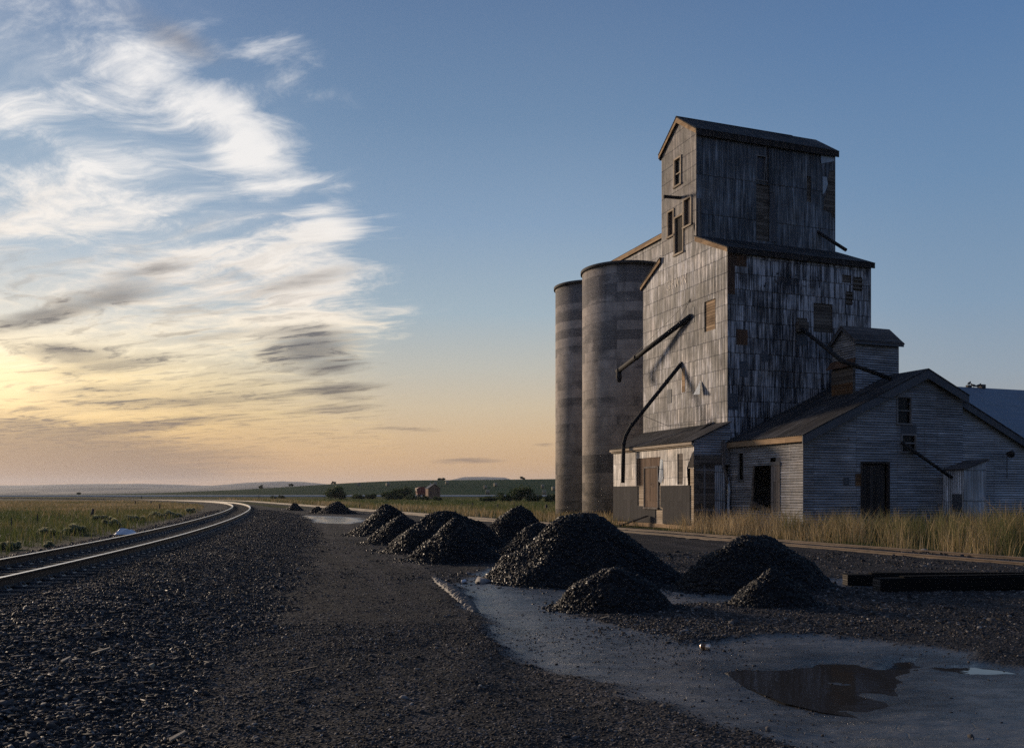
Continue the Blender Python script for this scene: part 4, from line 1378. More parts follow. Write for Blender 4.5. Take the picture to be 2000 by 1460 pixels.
# recessed old boards showing through the torn cladding
bp_ = MB()
bp_.box(TV + 0.05, TV + 0.09, PT[0] - .05, PT[1] + .05, PT[2] - .05, PT[3] + .05)
PE.add(bp_, 'bare_board_patch', M['tanpatch'])
for h in (D1, D2, D3, D4):
    bp_ = MB()
    bp_.box(h[0] - .05, h[1] + .05, TU0 + 0.06, TU0 + 0.10, h[2] - .05, h[3] + .05)
    if h is D2:
        for zz in (12.5, 12.72, 12.94):
            bp_.box(h[0] - 0.02, h[1] + 0.02, TU0 - 0.03, TU0 + 0.02, zz - 0.045, zz + 0.045)
    if h is D3:
        for zz in (11.7, 11.94, 12.16):
            bp_.box(h[0] - 0.02, h[1] + 0.02, TU0 - 0.03, TU0 + 0.02, zz - 0.04, zz + 0.04)
    PE.add(bp_, 'bare_board_patch', M['wood'])
for h in (BD, SLT):
    bp_ = MB()
    bp_.box(h[0] - .05, h[1] + .05, CU0 + 0.07, CU0 + 0.11, h[2] - .05, h[3] + .05)
    PE.add(bp_, 'bare_board_patch', M['wood'])
# opening with a dusty dark pane and a leaning pale batten
op = MB()
frame_bars(op, 'u', CU0, *OP, 0.05, 0.015)
o = PE.add(op, 'window', M['dkframe'])
pn = MB()
pane_sheet(pn, 'u', CU0, *OP, 0.10)
PE.add(pn, 'pane', M['darktin'], o)
bt = MB()
bt.beam((28.93, CU0 - 0.03, 18.62), (29.06, CU0 - 0.03, 19.86), 0.06, 0.04)
PE.add(bt, 'batten', M['dkframe'], o)
rib = MB()
rib.box(29.14, 29.24, CU0 - 0.03, CU0 - 0.002, 18.45, 20.45)
PE.add(rib, 'dark_batten', M['darkwood'])
fl = MB()
fl.prism([(29.34, CU0 - 0.004, 18.40), (29.62, CU0 - 0.10, 17.85), (29.72, CU0 - 0.12, 15.40), (29.40, CU0 - 0.004, 15.36)], (0, 0.002, 0))
PE.add(fl, 'curled_sheet', M['darktin'])
# torn corner
for pts, mt_, nm in (([(33.66, 19.75), (33.30, 19.70), (33.12, 19.2), (33.16, 18.7), (32.95, 18.2), (32.86, 17.5), (33.4, 17.35), (33.45, 17.15), (33.66, 17.1)], M['wood'], 'bare_board_patch'),
                     ([(32.78, 19.30), (33.08, 19.30), (33.14, 18.9), (32.95, 18.45), (32.80, 18.3)], M['bluetin'], 'loose_pale_sheet'),
                     ([(32.66, 20.62), (33.60, 20.45), (33.60, 20.25), (32.70, 20.0)], M['bluetin'], 'loose_pale_sheet')):
    mb = MB()
    yy = CU0 - (0.012 if nm == 'bare_board_patch' else 0.03)
    mb.prism([(a, yy, z) for a, z in pts], (0, 0.008, 0))
    PE.add(mb, nm, mt_)
wp = MB()
wp.box(24.80, 25.04, CU0 - 0.012, CU0 - 0.003, 15.2, 17.2)
PE.add(wp, 'bare_board_patch', M['wood_v'])

# windows and door of the lit face
for h, pm in ((W1, M['glass']), (W2, M['boardpane']), (W3, M['boardpane'])):
    mb = MB()
    frame_bars(mb, 'v', TV, *h, 0.10, 0.05)
    if h is W1:
        mb.box(TV + 0.0, TV + 0.05, h[0], h[1], 19.10, 19.16)
    o = PE.add(mb, 'window', M['frame'])
    pn = MB()
    pane_sheet(pn, 'v', TV, *h, 0.09)
    PE.add(pn, 'pane', pm, o)
mb = MB()
mb.box(TV + 0.05, TV + 0.09, DR[0], DR[1], DR[2], DR[3])
o = PE.add(mb, 'door', M['darkwood'])
mb = MB()
frame_bars(mb, 'v', TV, *DR, 0.10, 0.05)
PE.add(mb, 'frame', M['frame'], o)
mb = MB()
mb.beam((TV + 0.05, 41.47, 17.72), (TV - 1.0, 41.47, 17.68), 0.12, 0.14)
PE.add(mb, 'hoist_beam', M['darkwood'])
mb = MB()
mb.box(TV + 0.05, TV + 0.3, HS[0] - 0.02, HS[1] + 0.02, HS[2] - 0.02, HS[3] + 0.02)
PE.add(mb, 'vent_hole', M['darkwood'])


# roofs
def slab(mb, p, t):
    a, b_, c_, d_ = [Vector(x) for x in p]
    n_ = (b_ - a).cross(d_ - a).normalized()
    if n_.z < 0:
        n_ = -n_
    mb.hexa([a - n_ * t, b_ - n_ * t, c_ - n_ * t, d_ - n_ * t], [a, b_, c_, d_])


rf = MB()
sl_ = 1.28 / (CU0 - TU0)
slab(rf, [(TV - 0.14, TU0 - 0.16, TE - 0.16 * sl_ + 0.10), (TB + 0.14, TU0 - 0.16, TE - 0.16 * sl_ + 0.10), (TB + 0.14, CU0 - 0.004, TE + 1.28 + 0.10), (TV - 0.14, CU0 - 0.004, TE + 1.28 + 0.10)], 0.05)
sl2 = 1.05 / (TU1 - CU1)
slab(rf, [(TV - 0.14, TU1 + 0.16, TE - 0.16 * sl2 + 0.10), (TB + 0.14, TU1 + 0.16, TE - 0.16 * sl2 + 0.10), (TB + 0.14, CU1 + 0.004, TE + 1.05 + 0.10), (TV - 0.14, CU1 + 0.004, TE + 1.05 + 0.10)], 0.05)
PE.add(rf, 'roof', M['roof'])
rf = MB()
CM = (CU0 + CU1) / 2
slc = (CR - CE) / (CM - CU0)
for s_, uu in ((-1, CU0), (1, CU1)):
    slab(rf, [(TV - 0.15, uu + s_ * 0.16, CE - 0.16 * slc + 0.12), (CB_ + 0.15, uu + s_ * 0.16, CE - 0.16 * slc + 0.12), (CB_ + 0.15, CM, CR + 0.12), (TV - 0.15, CM, CR + 0.12)], 0.05)
PE.add(rf, 'head_house_roof', M['roof'])
cap_ = MB()
cap_.prism([(TV - 0.15, CM - 0.12, CR + 0.06), (TV - 0.15, CM, CR + 0.15), (TV - 0.15, CM + 0.12, CR + 0.06)], (7.55, 0, 0))
PE.add(cap_, 'ridge_cap', M['roof'])


def rake(mb, v, ua, za, ub, zb, hgt, th=0.05):
    mb.prism([(v, ua, za), (v, ub, zb), (v, ub, zb - hgt), (v, ua, za - hgt)], (th, 0, 0))


rk = MB()
rake(rk, TV - 0.12, TU0 - 0.15, TE + 0.03, CU0 - 0.006, TE + 1.33, 0.26)
PE.add(rk, 'fascia', M['tan'])
rk = MB()
rake(rk, TV - 0.12, TU1 + 0.15, TE + 0.03, CU1 + 0.006, TE + 1.10, 0.24)
PE.add(rk, 'fascia', M['tan'])
rk = MB()
rake(rk, TV - 0.13, CU0 - 0.15, CE + 0.03, CM, CR + 0.07, 0.30)
PE.add(rk, 'fascia', M['tan'])
rk = MB()
rake(rk, TV - 0.13, CU1 + 0.15, CE + 0.03, CM, CR + 0.07, 0.26)
PE.add(rk, 'fascia', M['tan'])
for uu, za, zb, v1 in ((TU0 - 0.145, TE - 0.26, TE + 0.03, TB + 0.13), (TU1 + 0.115, TE - 0.24, TE + 0.02, TB + 0.13), (CU0 - 0.145, CE - 0.32, CE + 0.03, CB_ + 0.14), (CU1 + 0.115, CE - 0.3, CE + 0.02, CB_ + 0.14)):
    fb = MB()
    fb.box(TV - 0.07, v1, uu, uu + 0.03, za, zb)
    PE.add(fb, 'eave_board', M['darkwood'])


# odd sheets nailed over the dark wall, each proud of the one below
def sheet_on(axis, c, a0, a1, z0, z1, name, mat, out=0.008, th=0.005):
    mb = MB()
    if axis == 'u':
        mb.box(a0, a1, c - out - th, c - out + 0.001, z0, z1)
    else:
        mb.box(c - out - th, c - out + 0.001, a0, a1, z0, z1)
    return PE.add(mb, name, mat)


sheet_on('u', TU0, 24.76, 25.86, 13.02, 13.56, 'rusty_sheet', M['rustpatch'])
sheet_on('u', TU0, 24.77, 25.18, 11.6, 13.01, 'rusty_sheet', M['rustpatch'])
sheet_on('u', TU0, 25.25, 25.92, 9.13, 9.89, 'rusty_sheet', M['rustpatch'])
sheet_on('u', TU0, 24.81, 25.36, 5.9, 6.71, 'dark_sheet', M['darktin'])
sheet_on('u', TU0, 25.47, 25.92, 7.54, 8.32, 'dark_sheet', M['darktin'])
sheet_on('u', TU0, 28.84, 29.51, 9.31, 10.46, 'dark_sheet', M['darktin'])
sheet_on('u', TU0, 28.84, 29.51, 10.48, 10.70, 'bare_board_patch', M['wood'], 0.02)
sheet_on('u', TU0, 26.75, 27.13, 8.37, 8.89, 'dark_sheet', M['darktin'])
sheet_on('v', TV, 42.38, 42.79, 6.75, 7.5, 'dark_sheet', M['darktin'])
sheet_on('v', TV, 40.95, 41.25, 7.2, 8.5, 'torn_yellow_board', M['tan'], 0.004)
mb = MB()
mb.prism([(TV - 0.02, 39.40, 7.62), (TV - 0.30, 39.04, 6.86), (TV - 0.26, 39.70, 6.90)], (0.004, 0, 0))
PE.add(mb, 'curled_sheet', M['bluetin'])
mb = MB()
mb.prism([(TV - 0.012, 40.1, 15.75), (TV - 0.05, 40.12, 15.45), (TV - 0.012, 39.95, 16.3)], (0.004, 0, 0))
PE.add(mb, 'curled_sheet', M['darktin'])

# spouts
def spout(path, r, name='spout', collars=(), boot=None):
    mb = MB()
    mb.tube(path, r, 14)
    o = PE.add(mb, name, M['pipe'], smooth=True)
    for (t, k) in collars:
        a, b_ = Vector(path[k]), Vector(path[k + 1])
        p = a.lerp(b_, t)
        d_ = (b_ - a).normalized() * 0.06
        cm = MB()
        cm.tube([p - d_, p + d_], r * 1.22, 14)
        PE.add(cm, 'collar', M['pipe'], o, True)
    return o


o = spout([(24.72, 40.33, 11.12), (23.70, 46.85, 8.98)], 0.14, collars=((0.72, 0), (0.97, 0)))
cm = MB()
cm.tube([(23.72, 46.7, 9.0), (23.70, 46.62, 8.66), (23.66, 46.5, 8.36)], [0.14, 0.19, 0.11], 12)
PE.add(cm, 'boot', M['pipe'], o, True)
cm = MB()
cm.tube([(24.74, 40.5, 12.0), (23.86, 45.8, 9.45)], 0.010, 5)
PE.add(cm, 'guy_wire', M['wire'], o)
sheet_on('v', TV, 40.0, 40.45, 10.75, 11.55, 'spout_plate', M['darktin'])
sp2 = spout([(24.78, 41.30, 8.80), (22.52, 42.86, 5.45), (22.36, 43.16, 4.95), (22.28, 43.27, 4.5), (22.25, 43.30, 2.35)], 0.105, collars=((0.30, 0), (0.78, 0), (0.0, 3), (0.98, 0)))
cm = MB()
cm.tube([(23.0, 42.55, 6.05), (24.1, 41.6, 5.40), (24.72, 39.9, 5.42)], 0.012, 5)
PE.add(cm, 'stay_rod', M['wire'], sp2)
spout([(29.07, 37.05, 10.25), (28.36, 33.05, 7.9), (30.42, 32.2, 7.08)], 0.10, collars=((0.98, 0), (0.12, 0)))
spout([(32.5, 39.9, 16.25), (33.05, 38.25, 14.85)], 0.09)
mb = MB()
mb.box(28.8, 29.4, 36.72, 36.99, 9.95, 10.45)
PE.add(mb, 'spout_box', M['wood'])

# gallery over to the silos
GA0, GA1, GZ0, GZ1, GE = 29.0, 31.2, 16.9, 18.72, 58.2
GM = (GA0 + GA1) / 2
gl = MB()
gl.wall('v', GA0, 43.46, GE, GZ0, GZ1)
gl.wall('v', GA1, 43.46, GE, GZ0, GZ1)
gl.poly([(GA0, 43.46, GZ0), (GA1, 43.46, GZ0), (GA1, GE, GZ0), (GA0, GE, GZ0)])
gl.wall('u', GE, GA0, GA1, GZ0, lambda a: GZ1 + 0.4 * (1 - abs(a - GM) / (GM - GA0)), (), [GM])
ga_ = PE.add(gl, 'gallery', M['tin'])
gr2 = MB()
slab(gr2, [(GA0 - 0.18, 43.46, GZ1 + 0.06), (GA0 - 0.18, GE + 0.2, GZ1 + 0.06), (GM, GE + 0.2, GZ1 + 0.53), (GM, 43.46, GZ1 + 0.53)], 0.05)
slab(gr2, [(GA1 + 0.18, 43.46, GZ1 + 0.06), (GA1 + 0.18, GE + 0.2, GZ1 + 0.06), (GM, GE + 0.2, GZ1 + 0.53), (GM, 43.46, GZ1 + 0.53)], 0.05)
PE.add(gr2, 'gallery_roof', M['roof'], ga_)
gr2 = MB()
gr2.box(GA0 - 0.17, GA0 - 0.13, 43.47, GE + 0.18, GZ1 - 0.26, GZ1 + 0.03)
PE.add(gr2, 'fascia', M['tan'], ga_)


# painted letters, mostly weathered away
def letters(name, body, loc, rot, size, mat, parent, org, xs=1.0):
    cu = bpy.data.curves.new(name, 'FONT')
    cu.body = body
    cu.size = size
    cu.extrude = 0.0015
    cu.space_character = 1.28
    cu.align_x = 'LEFT'
    tmp = bpy.data.objects.new('tmp_text', cu)
    COL.objects.link(tmp)
    me_ = bpy.data.meshes.new_from_object(tmp.evaluated_get(bpy.context.evaluated_depsgraph_get()))
    bpy.data.objects.remove(tmp)
    me_.name = name
    me_.materials.clear()
    me_.materials.append(mat)
    ob = bpy.data.objects.new(name, me_)
    link(ob, parent)
    ob.location = tuple(Vector(loc) - Vector(org))
    ob.rotation_euler = rot
    ob.scale = (xs, 1, 1)
    return ob


letters('painted_lettering', 'J OREELY', (26.9, TU0 - 0.016, 12.30), (R(90), 0, 0), 0.86, M['ink'], el_, PE.org, 0.83)
letters('painted_lettering', 'GRAIN', (TV - 0.016, 42.95, 12.98), (R(90), 0, R(-90)), 0.78, M['ghost'], el_, PE.org, 0.78)


# ------------------------------------------------------------------ office lean-to
of = bthing('office_shed', 22.7, 36.75, 'low tin and board lean-to office with a plank door, built against the elevator', 'shed')
PO = Part(of)
OV, OU0, OU1, OE = 22.7, 36.75, 45.35, 4.32
SUR = (39.95, 42.57, 1.05, 3.66)
BRD = (37.78, 38.27, 2.22, 3.74)
mb = MB()
mb.wall('v', OV, OU0 + 0.55, OU1, 2.16, OE, [SUR, BRD])
mb.wall('v', OV, OU0, OU0 + 0.55, 3.0, OE)
mb.prism([(OV, OU0 + 0.55, 3.0), (OV, OU0 + 0.02, 3.0), (OV, OU0 + 0.02, 3.82)], (0.004, 0, 0)) if False else None
PO.add(mb, 'wall', M['tin_pale'])
mb = MB()
mb.wall('v', OV - 0.02, OU0 + 0.34, OU1, 0.22, 2.17, [(SUR[0] - 0.01, 41.72, 1.05, 3.7), (41.72, 42.4, 1.1, 2.17), (39.72, 40.49, 0.2, 1.05)])
mb.wall('v', OV - 0.02, SUR[0] - 0.01, 41.72, 0.22, 1.05) if False else None
PO.add(mb, 'lower_wall', M['panel'])
mb = MB()
mb.box(OV + 0.02, OV + 0.05, 39.6, 42.5, 0.1, 2.2)
mb.box(OV + 0.02, OV + 0.05, OU0 + 0.02, OU0 + 0.36, 0.1, 3.02)
PO.add(mb, 'rendered_patch', M['brick'])
mb = MB()
mb.prism([(OV + 0.012, OU0 + 0.04, 3.02), (OV - 0.02, OU0 + 0.60, 3.00), (OV - 0.02, OU0 + 0.60, 2.2), (OV + 0.012, OU0 + 0.36, 2.2)], (0.006, 0, 0)) if False else None
mb.box(OV - 0.05, OV + 0.03, OU0 - 0.02, OU1, 0.0, 0.2)
PO.add(mb, 'sill_beam', M['tan'])
mb = MB()
mb.box(OV + 0.04, OV + 0.07, SUR[0], SUR[1], 1.0, SUR[3])
PO.add(mb, 'plank_surround', M['brownwood'])
mb = MB()
mb.box(OV + 0.005, OV + 0.035, 40.26, 41.64, 1.05, 3.1)
o = PO.add(mb, 'door', M['brownwood'])
mb = MB()
mb.box(OV - 0.03, OV + 0.03, 41.64, 41.74, 1.03, 3.18)
mb.box(OV - 0.03, OV + 0.03, 40.16, 40.26, 1.03, 3.18)
mb.box(OV - 0.03, OV + 0.03, 40.26, 41.64, 3.1, 3.2)
mb.box(OV - 0.10, OV + 0.03, 40.1, 41.7, 0.95, 1.04)
PO.add(mb, 'frame', M['wood_v'], o)
mb = MB()
mb.tube([(OV - 0.03, 40.8, 2.3), (OV - 0.07, 40.8, 2.28), (OV - 0.07, 40.8, 2.14), (OV - 0.03, 40.8, 2.12)], 0.012, 6)
PO.add(mb, 'handle', M['plate'], o)
mb = MB()
mb.box(OV - 0.004, OV + 0.004, 41.78, 42.5, 2.2, 3.6) if False else None
mb.box(OV + 0.03, OV + 0.06, BRD[0] - .03, BRD[1] + .03, BRD[2] - .1, BRD[3] + .05)
PO.add(mb, 'bare_board_patch', M['wood'])
mb = MB()
mb.prism([(OV - 0.012, 39.96, 3.55), (OV - 0.12, 39.98, 2.4), (OV - 0.06, 39.78, 2.28), (OV - 0.012, 39.66, 2.6), (OV - 0.012, 39.72, 3.5)], (0.004, 0, 0))
PO.add(mb, 'curled_sheet', M['bluetin'])
mb = MB()
mb.prism([(OV - 0.012, OU0 + 0.08, 3.82), (OV - 0.03, OU0 + 0.6, 3.0), (OV - 0.03, OU0 + 0.5, 2.2), (OV - 0.012, OU0 + 0.6, 2.2), (OV - 0.012, OU0 + 0.75, 3.8)], (0.004, 0, 0))
PO.add(mb, 'torn_sheet', M['tin_pale'])
mb = MB()
mb.prism([(OV - 0.006, OU0 - 0.002, 3.85), (OV - 0.006, OU0 + 0.56, 3.02), (OV - 0.006, OU0 - 0.002, 3.02)], (0.004, 0, 0))
PO.add(mb, 'bare_board_patch', M['darkwood'])
# side towards the camera
s_top = lambda v: OE + (v - OV) / (24.75 - OV) * 0.88
mb = MB()
mb.wall('u', OU0, OV, 24.74, 3.16, s_top)
PO.add(mb, 'side_wall', M['corr'])
mb = MB()
mb.box(OV + 0.02, 24.25, OU0 - 0.03, OU0 + 0.02, 3.15, 3.62)
PO.add(mb, 'header_board', M['wood'])
mb = MB()
mb.box(OV + 0.01, 23.86, OU0 + 0.01, OU0 + 0.04, 0.0, 3.15)
o = PO.add(mb, 'side_door', M['wood'])
mb = MB()
mb.box(23.24, 23.32, OU0 - 0.04, OU0 + 0.008, 0.6, 3.14)
mb.box(OV + 0.1, 23.85, OU0 - 0.02, OU0 + 0.008, 0.92, 1.02)
mb.box(OV + 0.1, 23.85, OU0 - 0.02, OU0 + 0.008, 2.86, 2.94)
PO.add(mb, 'rail_batten', M['dkframe'], o)
mb = MB()
mb.wall('u', OU0 - 0.02, 23.86, 24.45, 0.0, 3.15)
PO.add(mb, 'side_sheet', M['corr_v'])
mb = MB()
mb.box(24.24, 24.40, OU0 - 0.10, OU0 - 0.022, 3.0, 4.35)
mb.beam((24.28, OU0 - 0.08, 3.2), (24.66, OU0 - 0.08, 2.0), 0.12, 0.06)
PO.add(mb, 'corner_board', M['wood_v'])
mb = MB()
mb.tube([(24.58, OU0 - 0.10, 2.55), (24.60, OU0 - 0.10, 1.9), (24.58, OU0 - 0.09, 1.1), (24.62, OU0 - 0.09, 0.0)], [0.05, 0.07, 0.075, 0.04], 10)
PO.add(mb, 'downpipe', M['bluetin'], smooth=True)
mb = MB()
mb.wall('u', OU1, OV, 24.74, 0, s_top)
PO.add(mb, 'far_wall', M['tin_pale'])
mb = MB()
slab(mb, [(OV - 0.22, OU0 - 0.12, OE - 0.02), (OV - 0.22, OU1 + 0.12, OE - 0.02), (24.735, OU1 + 0.12, OE + 0.98), (24.735, OU0 - 0.12, OE + 0.98)], 0.05)
mb.prism([(23.9, 38.2, OE + 0.62), (24.70, 38.3, OE + 1.08), (24.70, 38.9, OE + 0.98), (23.9, 39.2, OE + 0.6)], (0, 0, 0.01))
PO.add(mb, 'roof', M['roof'])
mb = MB()
mb.box(OV - 0.20, OV - 0.16, OU0 - 0.1, OU1 + 0.1, OE - 0.20, OE - 0.08)
mb.box(OV - 0.11, OV - 0.02, OU0 - 0.06, OU1 + 0.06, OE - 0.27, OE - 0.14)
PO.add(mb, 'eave_trim', M['frame'])

pk = MB()
pk.beam((21.75, 42.7, 0.02), (22.52, 41.05, 0.58), 0.24, 0.05, up=(0, 0, 1))
o = pk.build('plank', M['wood'], None)
me = o.data
for v_ in me.vertices:
    x, y, z = v_.co
    v_.co = Vector(B(x, y, z)) - Vector(B(21.75, 42.7, 0))
o.location = B(21.75, 42.7, 0)
tag(o, 'loose grey plank leaning on the base of the office wall beside the siding', 'plank')


# ------------------------------------------------------------------ warehouse
wh = bthing('warehouse', 24.75, 31.3, 'wide gabled corrugated tin warehouse with a gaping dark doorway, beside the elevator', 'warehouse')
PW = Part(wh)
WV, WU, WB, WR, WE, WP = 24.75, 31.3, 36.96, 31.45, 4.28, 7.34
WV2 = 38.15


def wtop(v):
    return WE + (WP - WE) * (1 - abs(v - WR) / (WR - WV))


SL = (35.67, 36.05, 2.42, 3.70)
OPN = (33.52, 34.92, 1.0, 3.07)
LEAF = (32.85, 33.52, 0.97, 3.04)
TR = (32.85, 33.58, 3.06, 3.40)
mb = MB()
mb.wall('v', WV, WU, WB, 0, WE, [SL, OPN, LEAF, TR])
WH1 = (29.93, 30.66, 4.95, 6.11)
WH2 = (30.19, 30.93, 3.68, 4.40)
BD2 = (27.93, 29.36, 0.25, 3.10)
mb.wall('u', WU, WV, 33.77, 0, wtop, [WH1, WH2, BD2], [WR])
mb.wall('v', 33.77, WU, WU + 0.28, 0, wtop(33.77))
mb.wall('u', WB + 0.0, WV + 0.01, WV2, 0, wtop, (), [WR])
PW.add(mb, 'wall', M['corr'])
mb = MB()
mb.wall('u', WU + 0.28, 33.77, WV2, 0, lambda v: wtop(v) - 0.16)
mb.wall('v', WV2, WU + 0.28, WB, 0, WE - 0.16)
PW.add(mb, 'wing_wall', M['corr_l'])
mb = MB()
mb.box(WV + 0.02, WV + 0.3, WU + 0.3, WB - 0.3, 0.86, 0.96)
mb.box(WV + 0.4, WV2 - 0.3, WU + 0.35, WB - 0.1, 0.55, 0.62)
PW.add(mb, 'floor_deck', M['darkwood'])
mb = MB()
mb.beam((WV - 0.02, 35.0, 1.32), (WV + 0.02, 33.5, 0.92), 0.06, 0.22)
mb.beam((WV - 0.03, 34.95, 1.0), (WV - 0.02, 34.78, 3.08), 0.05, 0.12, up=(0, 1, 0))
PW.add(mb, 'broken_board', M['wood'])
mb = MB()
mb.box(WV - 0.03, WV + 0.02, LEAF[0] + 0.01, LEAF[1] - 0.01, LEAF[2], LEAF[3])
o = PW.add(mb, 'door', M['wood_v'])
mb = MB()
mb.box(WV - 0.01, WV + 0.05, TR[0], TR[0] + 0.32, TR[2] + 0.02, TR[3])
mb.box(WV - 0.06, WV - 0.02, TR[0] - 0.02, TR[1] + 0.02, TR[2] - 0.02, TR[2] + 0.14)
PW.add(mb, 'door_head', M['dkframe'])
mb = MB()
mb.prism([(WV - 0.004, 34.80, 3.06), (WV - 0.03, 35.10, 1.0), (WV - 0.004, 35.12, 0.85), (WV - 0.004, 35.05, 2.2)], (0.003, 0, 0))
PW.add(mb, 'curled_sheet', M['corr'])
mb = MB()
frame_bars(mb, 'v', WV, *SL, 0.05, 0.02)
o = PW.add(mb, 'window', M['dkframe'])
pn = MB()
pane_sheet(pn, 'v', WV, *SL, 0.12)
PW.add(pn, 'pane', M['glass'], o)
for h, bar in ((WH1, 5.52), (WH2, 4.06)):
    mb = MB()
    frame_bars(mb, 'u', WU, *h, 0.07, 0.03)
    mb.box(h[0], h[1], WU + 0.01, WU + 0.05, bar - 0.03, bar + 0.03)
    o = PW.add(mb, 'window', M['dkframe'])
    pn = MB()
    pane_sheet(pn, 'u', WU, *h, 0.09)
    PW.add(pn, 'pane', M['glass'], o)
mb = MB()
mb.box(BD2[0] + 0.12, BD2[1] - 0.12, WU + 0.06, WU + 0.10, BD2[2], BD2[3] - 0.05)
o = PW.add(mb, 'plank_door', M['darkwood'])
mb = MB()
frame_bars(mb, 'u', WU, *BD2, 0.08, 0.05, 0.1, 0.0)
PW.add(mb, 'frame', M['darkwood'], o)
# patches of other tin on the gable
for a0, a1, z0, z1, mm in ((27.55, 27.92, 2.1, 2.65, M['rusth']), (30.1, 31.0, 4.48, 4.9, M['darktin']), (26.9, 27.2, 2.15, 2.5, M['darktin']), (31.5, 33.7, 3.0, 4.9, M['rusth'] if False else M['corr'])):
    mb = MB()
    mb.box(a0, a1, WU - 0.014, WU - 0.006, z0, z1)
    PW.add(mb, 'nailed_sheet', mm)
mb = MB()
slw = (WP - WE) / (WR - WV)
slab(mb, [(WV - 0.24, WU - 0.28, WE - 0.24 * slw + 0.12), (WV - 0.24, WB - 0.0, WE - 0.24 * slw + 0.12), (WR, WB - 0.0, WP + 0.12), (WR, WU - 0.28, WP + 0.12)], 0.05)
zj = WP - slw * (33.9 - WR)
slab(mb, [(33.9, WU - 0.28, zj + 0.12), (33.9, WB, zj + 0.12), (WR, WB, WP + 0.12), (WR, WU - 0.28, WP + 0.12)], 0.05)
PW.add(mb, 'roof', M['roof'])
mb = MB()
slab(mb, [(WV2 + 0.24, WU + 0.02, WE - 0.24 * slw - 0.06), (WV2 + 0.24, WB, WE - 0.24 * slw - 0.06), (33.74, WB, WP - slw * (33.74 - WR) - 0.06), (33.74, WU + 0.02, WP - slw * (33.74 - WR) - 0.06)], 0.05)
PW.add(mb, 'wing_roof', M['roof'])
mb = MB()
mb.prism([(33.78, WU + 0.04, WP - slw * (33.78 - WR) - 0.12), (WV2 + 0.22, WU + 0.04, WE - 0.22 * slw - 0.12), (WV2 + 0.22, WU + 0.04, WE - 0.22 * slw - 0.44), (33.78, WU + 0.04, WP - slw * (33.78 - WR) - 0.44)], (0, 0.04, 0))
PW.add(mb, 'wing_rake_board', M['darktin'])
for sgn in (-1, 1):
    ve_ = WV - 0.22 if sgn < 0 else 33.88
    ze_ = WE - 0.22 * slw if sgn < 0 else WP - slw * (33.88 - WR)
    mb = MB()
    mb.prism([(ve_, WU - 0.26, ze_ + 0.06), (WR, WU - 0.26, WP + 0.06), (WR, WU - 0.26, WP - 0.34), (ve_, WU - 0.26, ze_ - 0.30)], (0, 0.04, 0))
    PW.add(mb, 'rake_board', M['darktin'])
mb = MB()
mb.box(WV - 0.21, WV - 0.17, WU - 0.22, WB - 0.05, WE - 0.28, WE - 0.02)
PW.add(mb, 'fascia', M['tan'])
# small gabled cupola riding on the roof
cv0, cv1, cu0, cu1, ce, cr_ = 29.5, 32.1, 33.5, 35.1, 9.05, 9.75
cm_ = (cu0 + cu1) / 2
ctop = lambda u: ce + (cr_ - ce) * (1 - abs(u - cm_) / (cm_ - cu0))
rz = lambda v: WP + 0.12 - slw * abs(v - WR)
mb = MB()
mb.wall('v', cv0, cu0, cu1, rz(cv0) - 0.2, ctop, (), [cm_])
mb.wall('u', cu0, cv0, cv1, rz(cv0) - 0.2, ce)
mb.wall('u', cu1, cv0, cv1, rz(cv0) - 0.2, ce)
mb.wall('v', cv1, cu0, cu1, rz(cv0) - 0.2, ctop, (), [cm_])
cu_ = PW.add(mb, 'roof_cupola', M['corr'])
mb = MB()
for s_, uu in ((-1, cu0), (1, cu1)):
    k_ = (cr_ - ce) / (cm_ - cu0)
    slab(mb, [(cv0 - 0.18, uu + s_ * 0.2, ce - 0.2 * k_ + 0.1), (cv1 + 0.18, uu + s_ * 0.2, ce - 0.2 * k_ + 0.1), (cv1 + 0.18, cm_, cr_ + 0.1), (cv0 - 0.18, cm_, cr_ + 0.1)], 0.05)
PW.add(mb, 'cupola_roof', M['shingle'], cu_)
mb = MB()
for s_, uu in ((-1, cu0), (1, cu1)):
    k_ = (cr_ - ce) / (cm_ - cu0)
    mb.prism([(cv0 - 0.16, uu + s_ * 0.18, ce - 0.18 * k_ + 0.05), (cv0 - 0.16, cm_, cr_ + 0.05), (cv0 - 0.16, cm_, cr_ - 0.12), (cv0 - 0.16, uu + s_ * 0.18, ce - 0.18 * k_ - 0.12)], (0.03, 0, 0))
mb.box(cv0 - 0.1, cv1 + 0.15, cu0 - 0.17, cu0 - 0.14, ce - 0.22, ce + 0.0)
PW.add(mb, 'fascia', M['darktin'], cu_)
mb = MB()
mb.box(cv0 - 0.14, cv0 - 0.02, cu0 + 0.02, cu1 - 0.1, rz(cv0) - 0.1, 7.75)
PW.add(mb, 'bay', M['wood'], cu_)
mb = MB()
mb.box(cv0 - 0.15, cv0 - 0.142, cu0 + 0.03, cu1 - 0.12, rz(cv0) - 0.05, 7.05)
PW.add(mb, 'rusty_sheet', M['rusth'], cu_)
mb = MB()
mb.prism([(cv0 - 0.01, cu0 - 0.06, 8.15), (cv0 - 0.01, cu1 + 0.1, 8.15), (cv0 - 0.32, cu1 + 0.1, 7.78), (cv0 - 0.32, cu0 - 0.06, 7.78)], (0, 0, 0.03))
PW.add(mb, 'hood', M['rustpatch'], cu_)
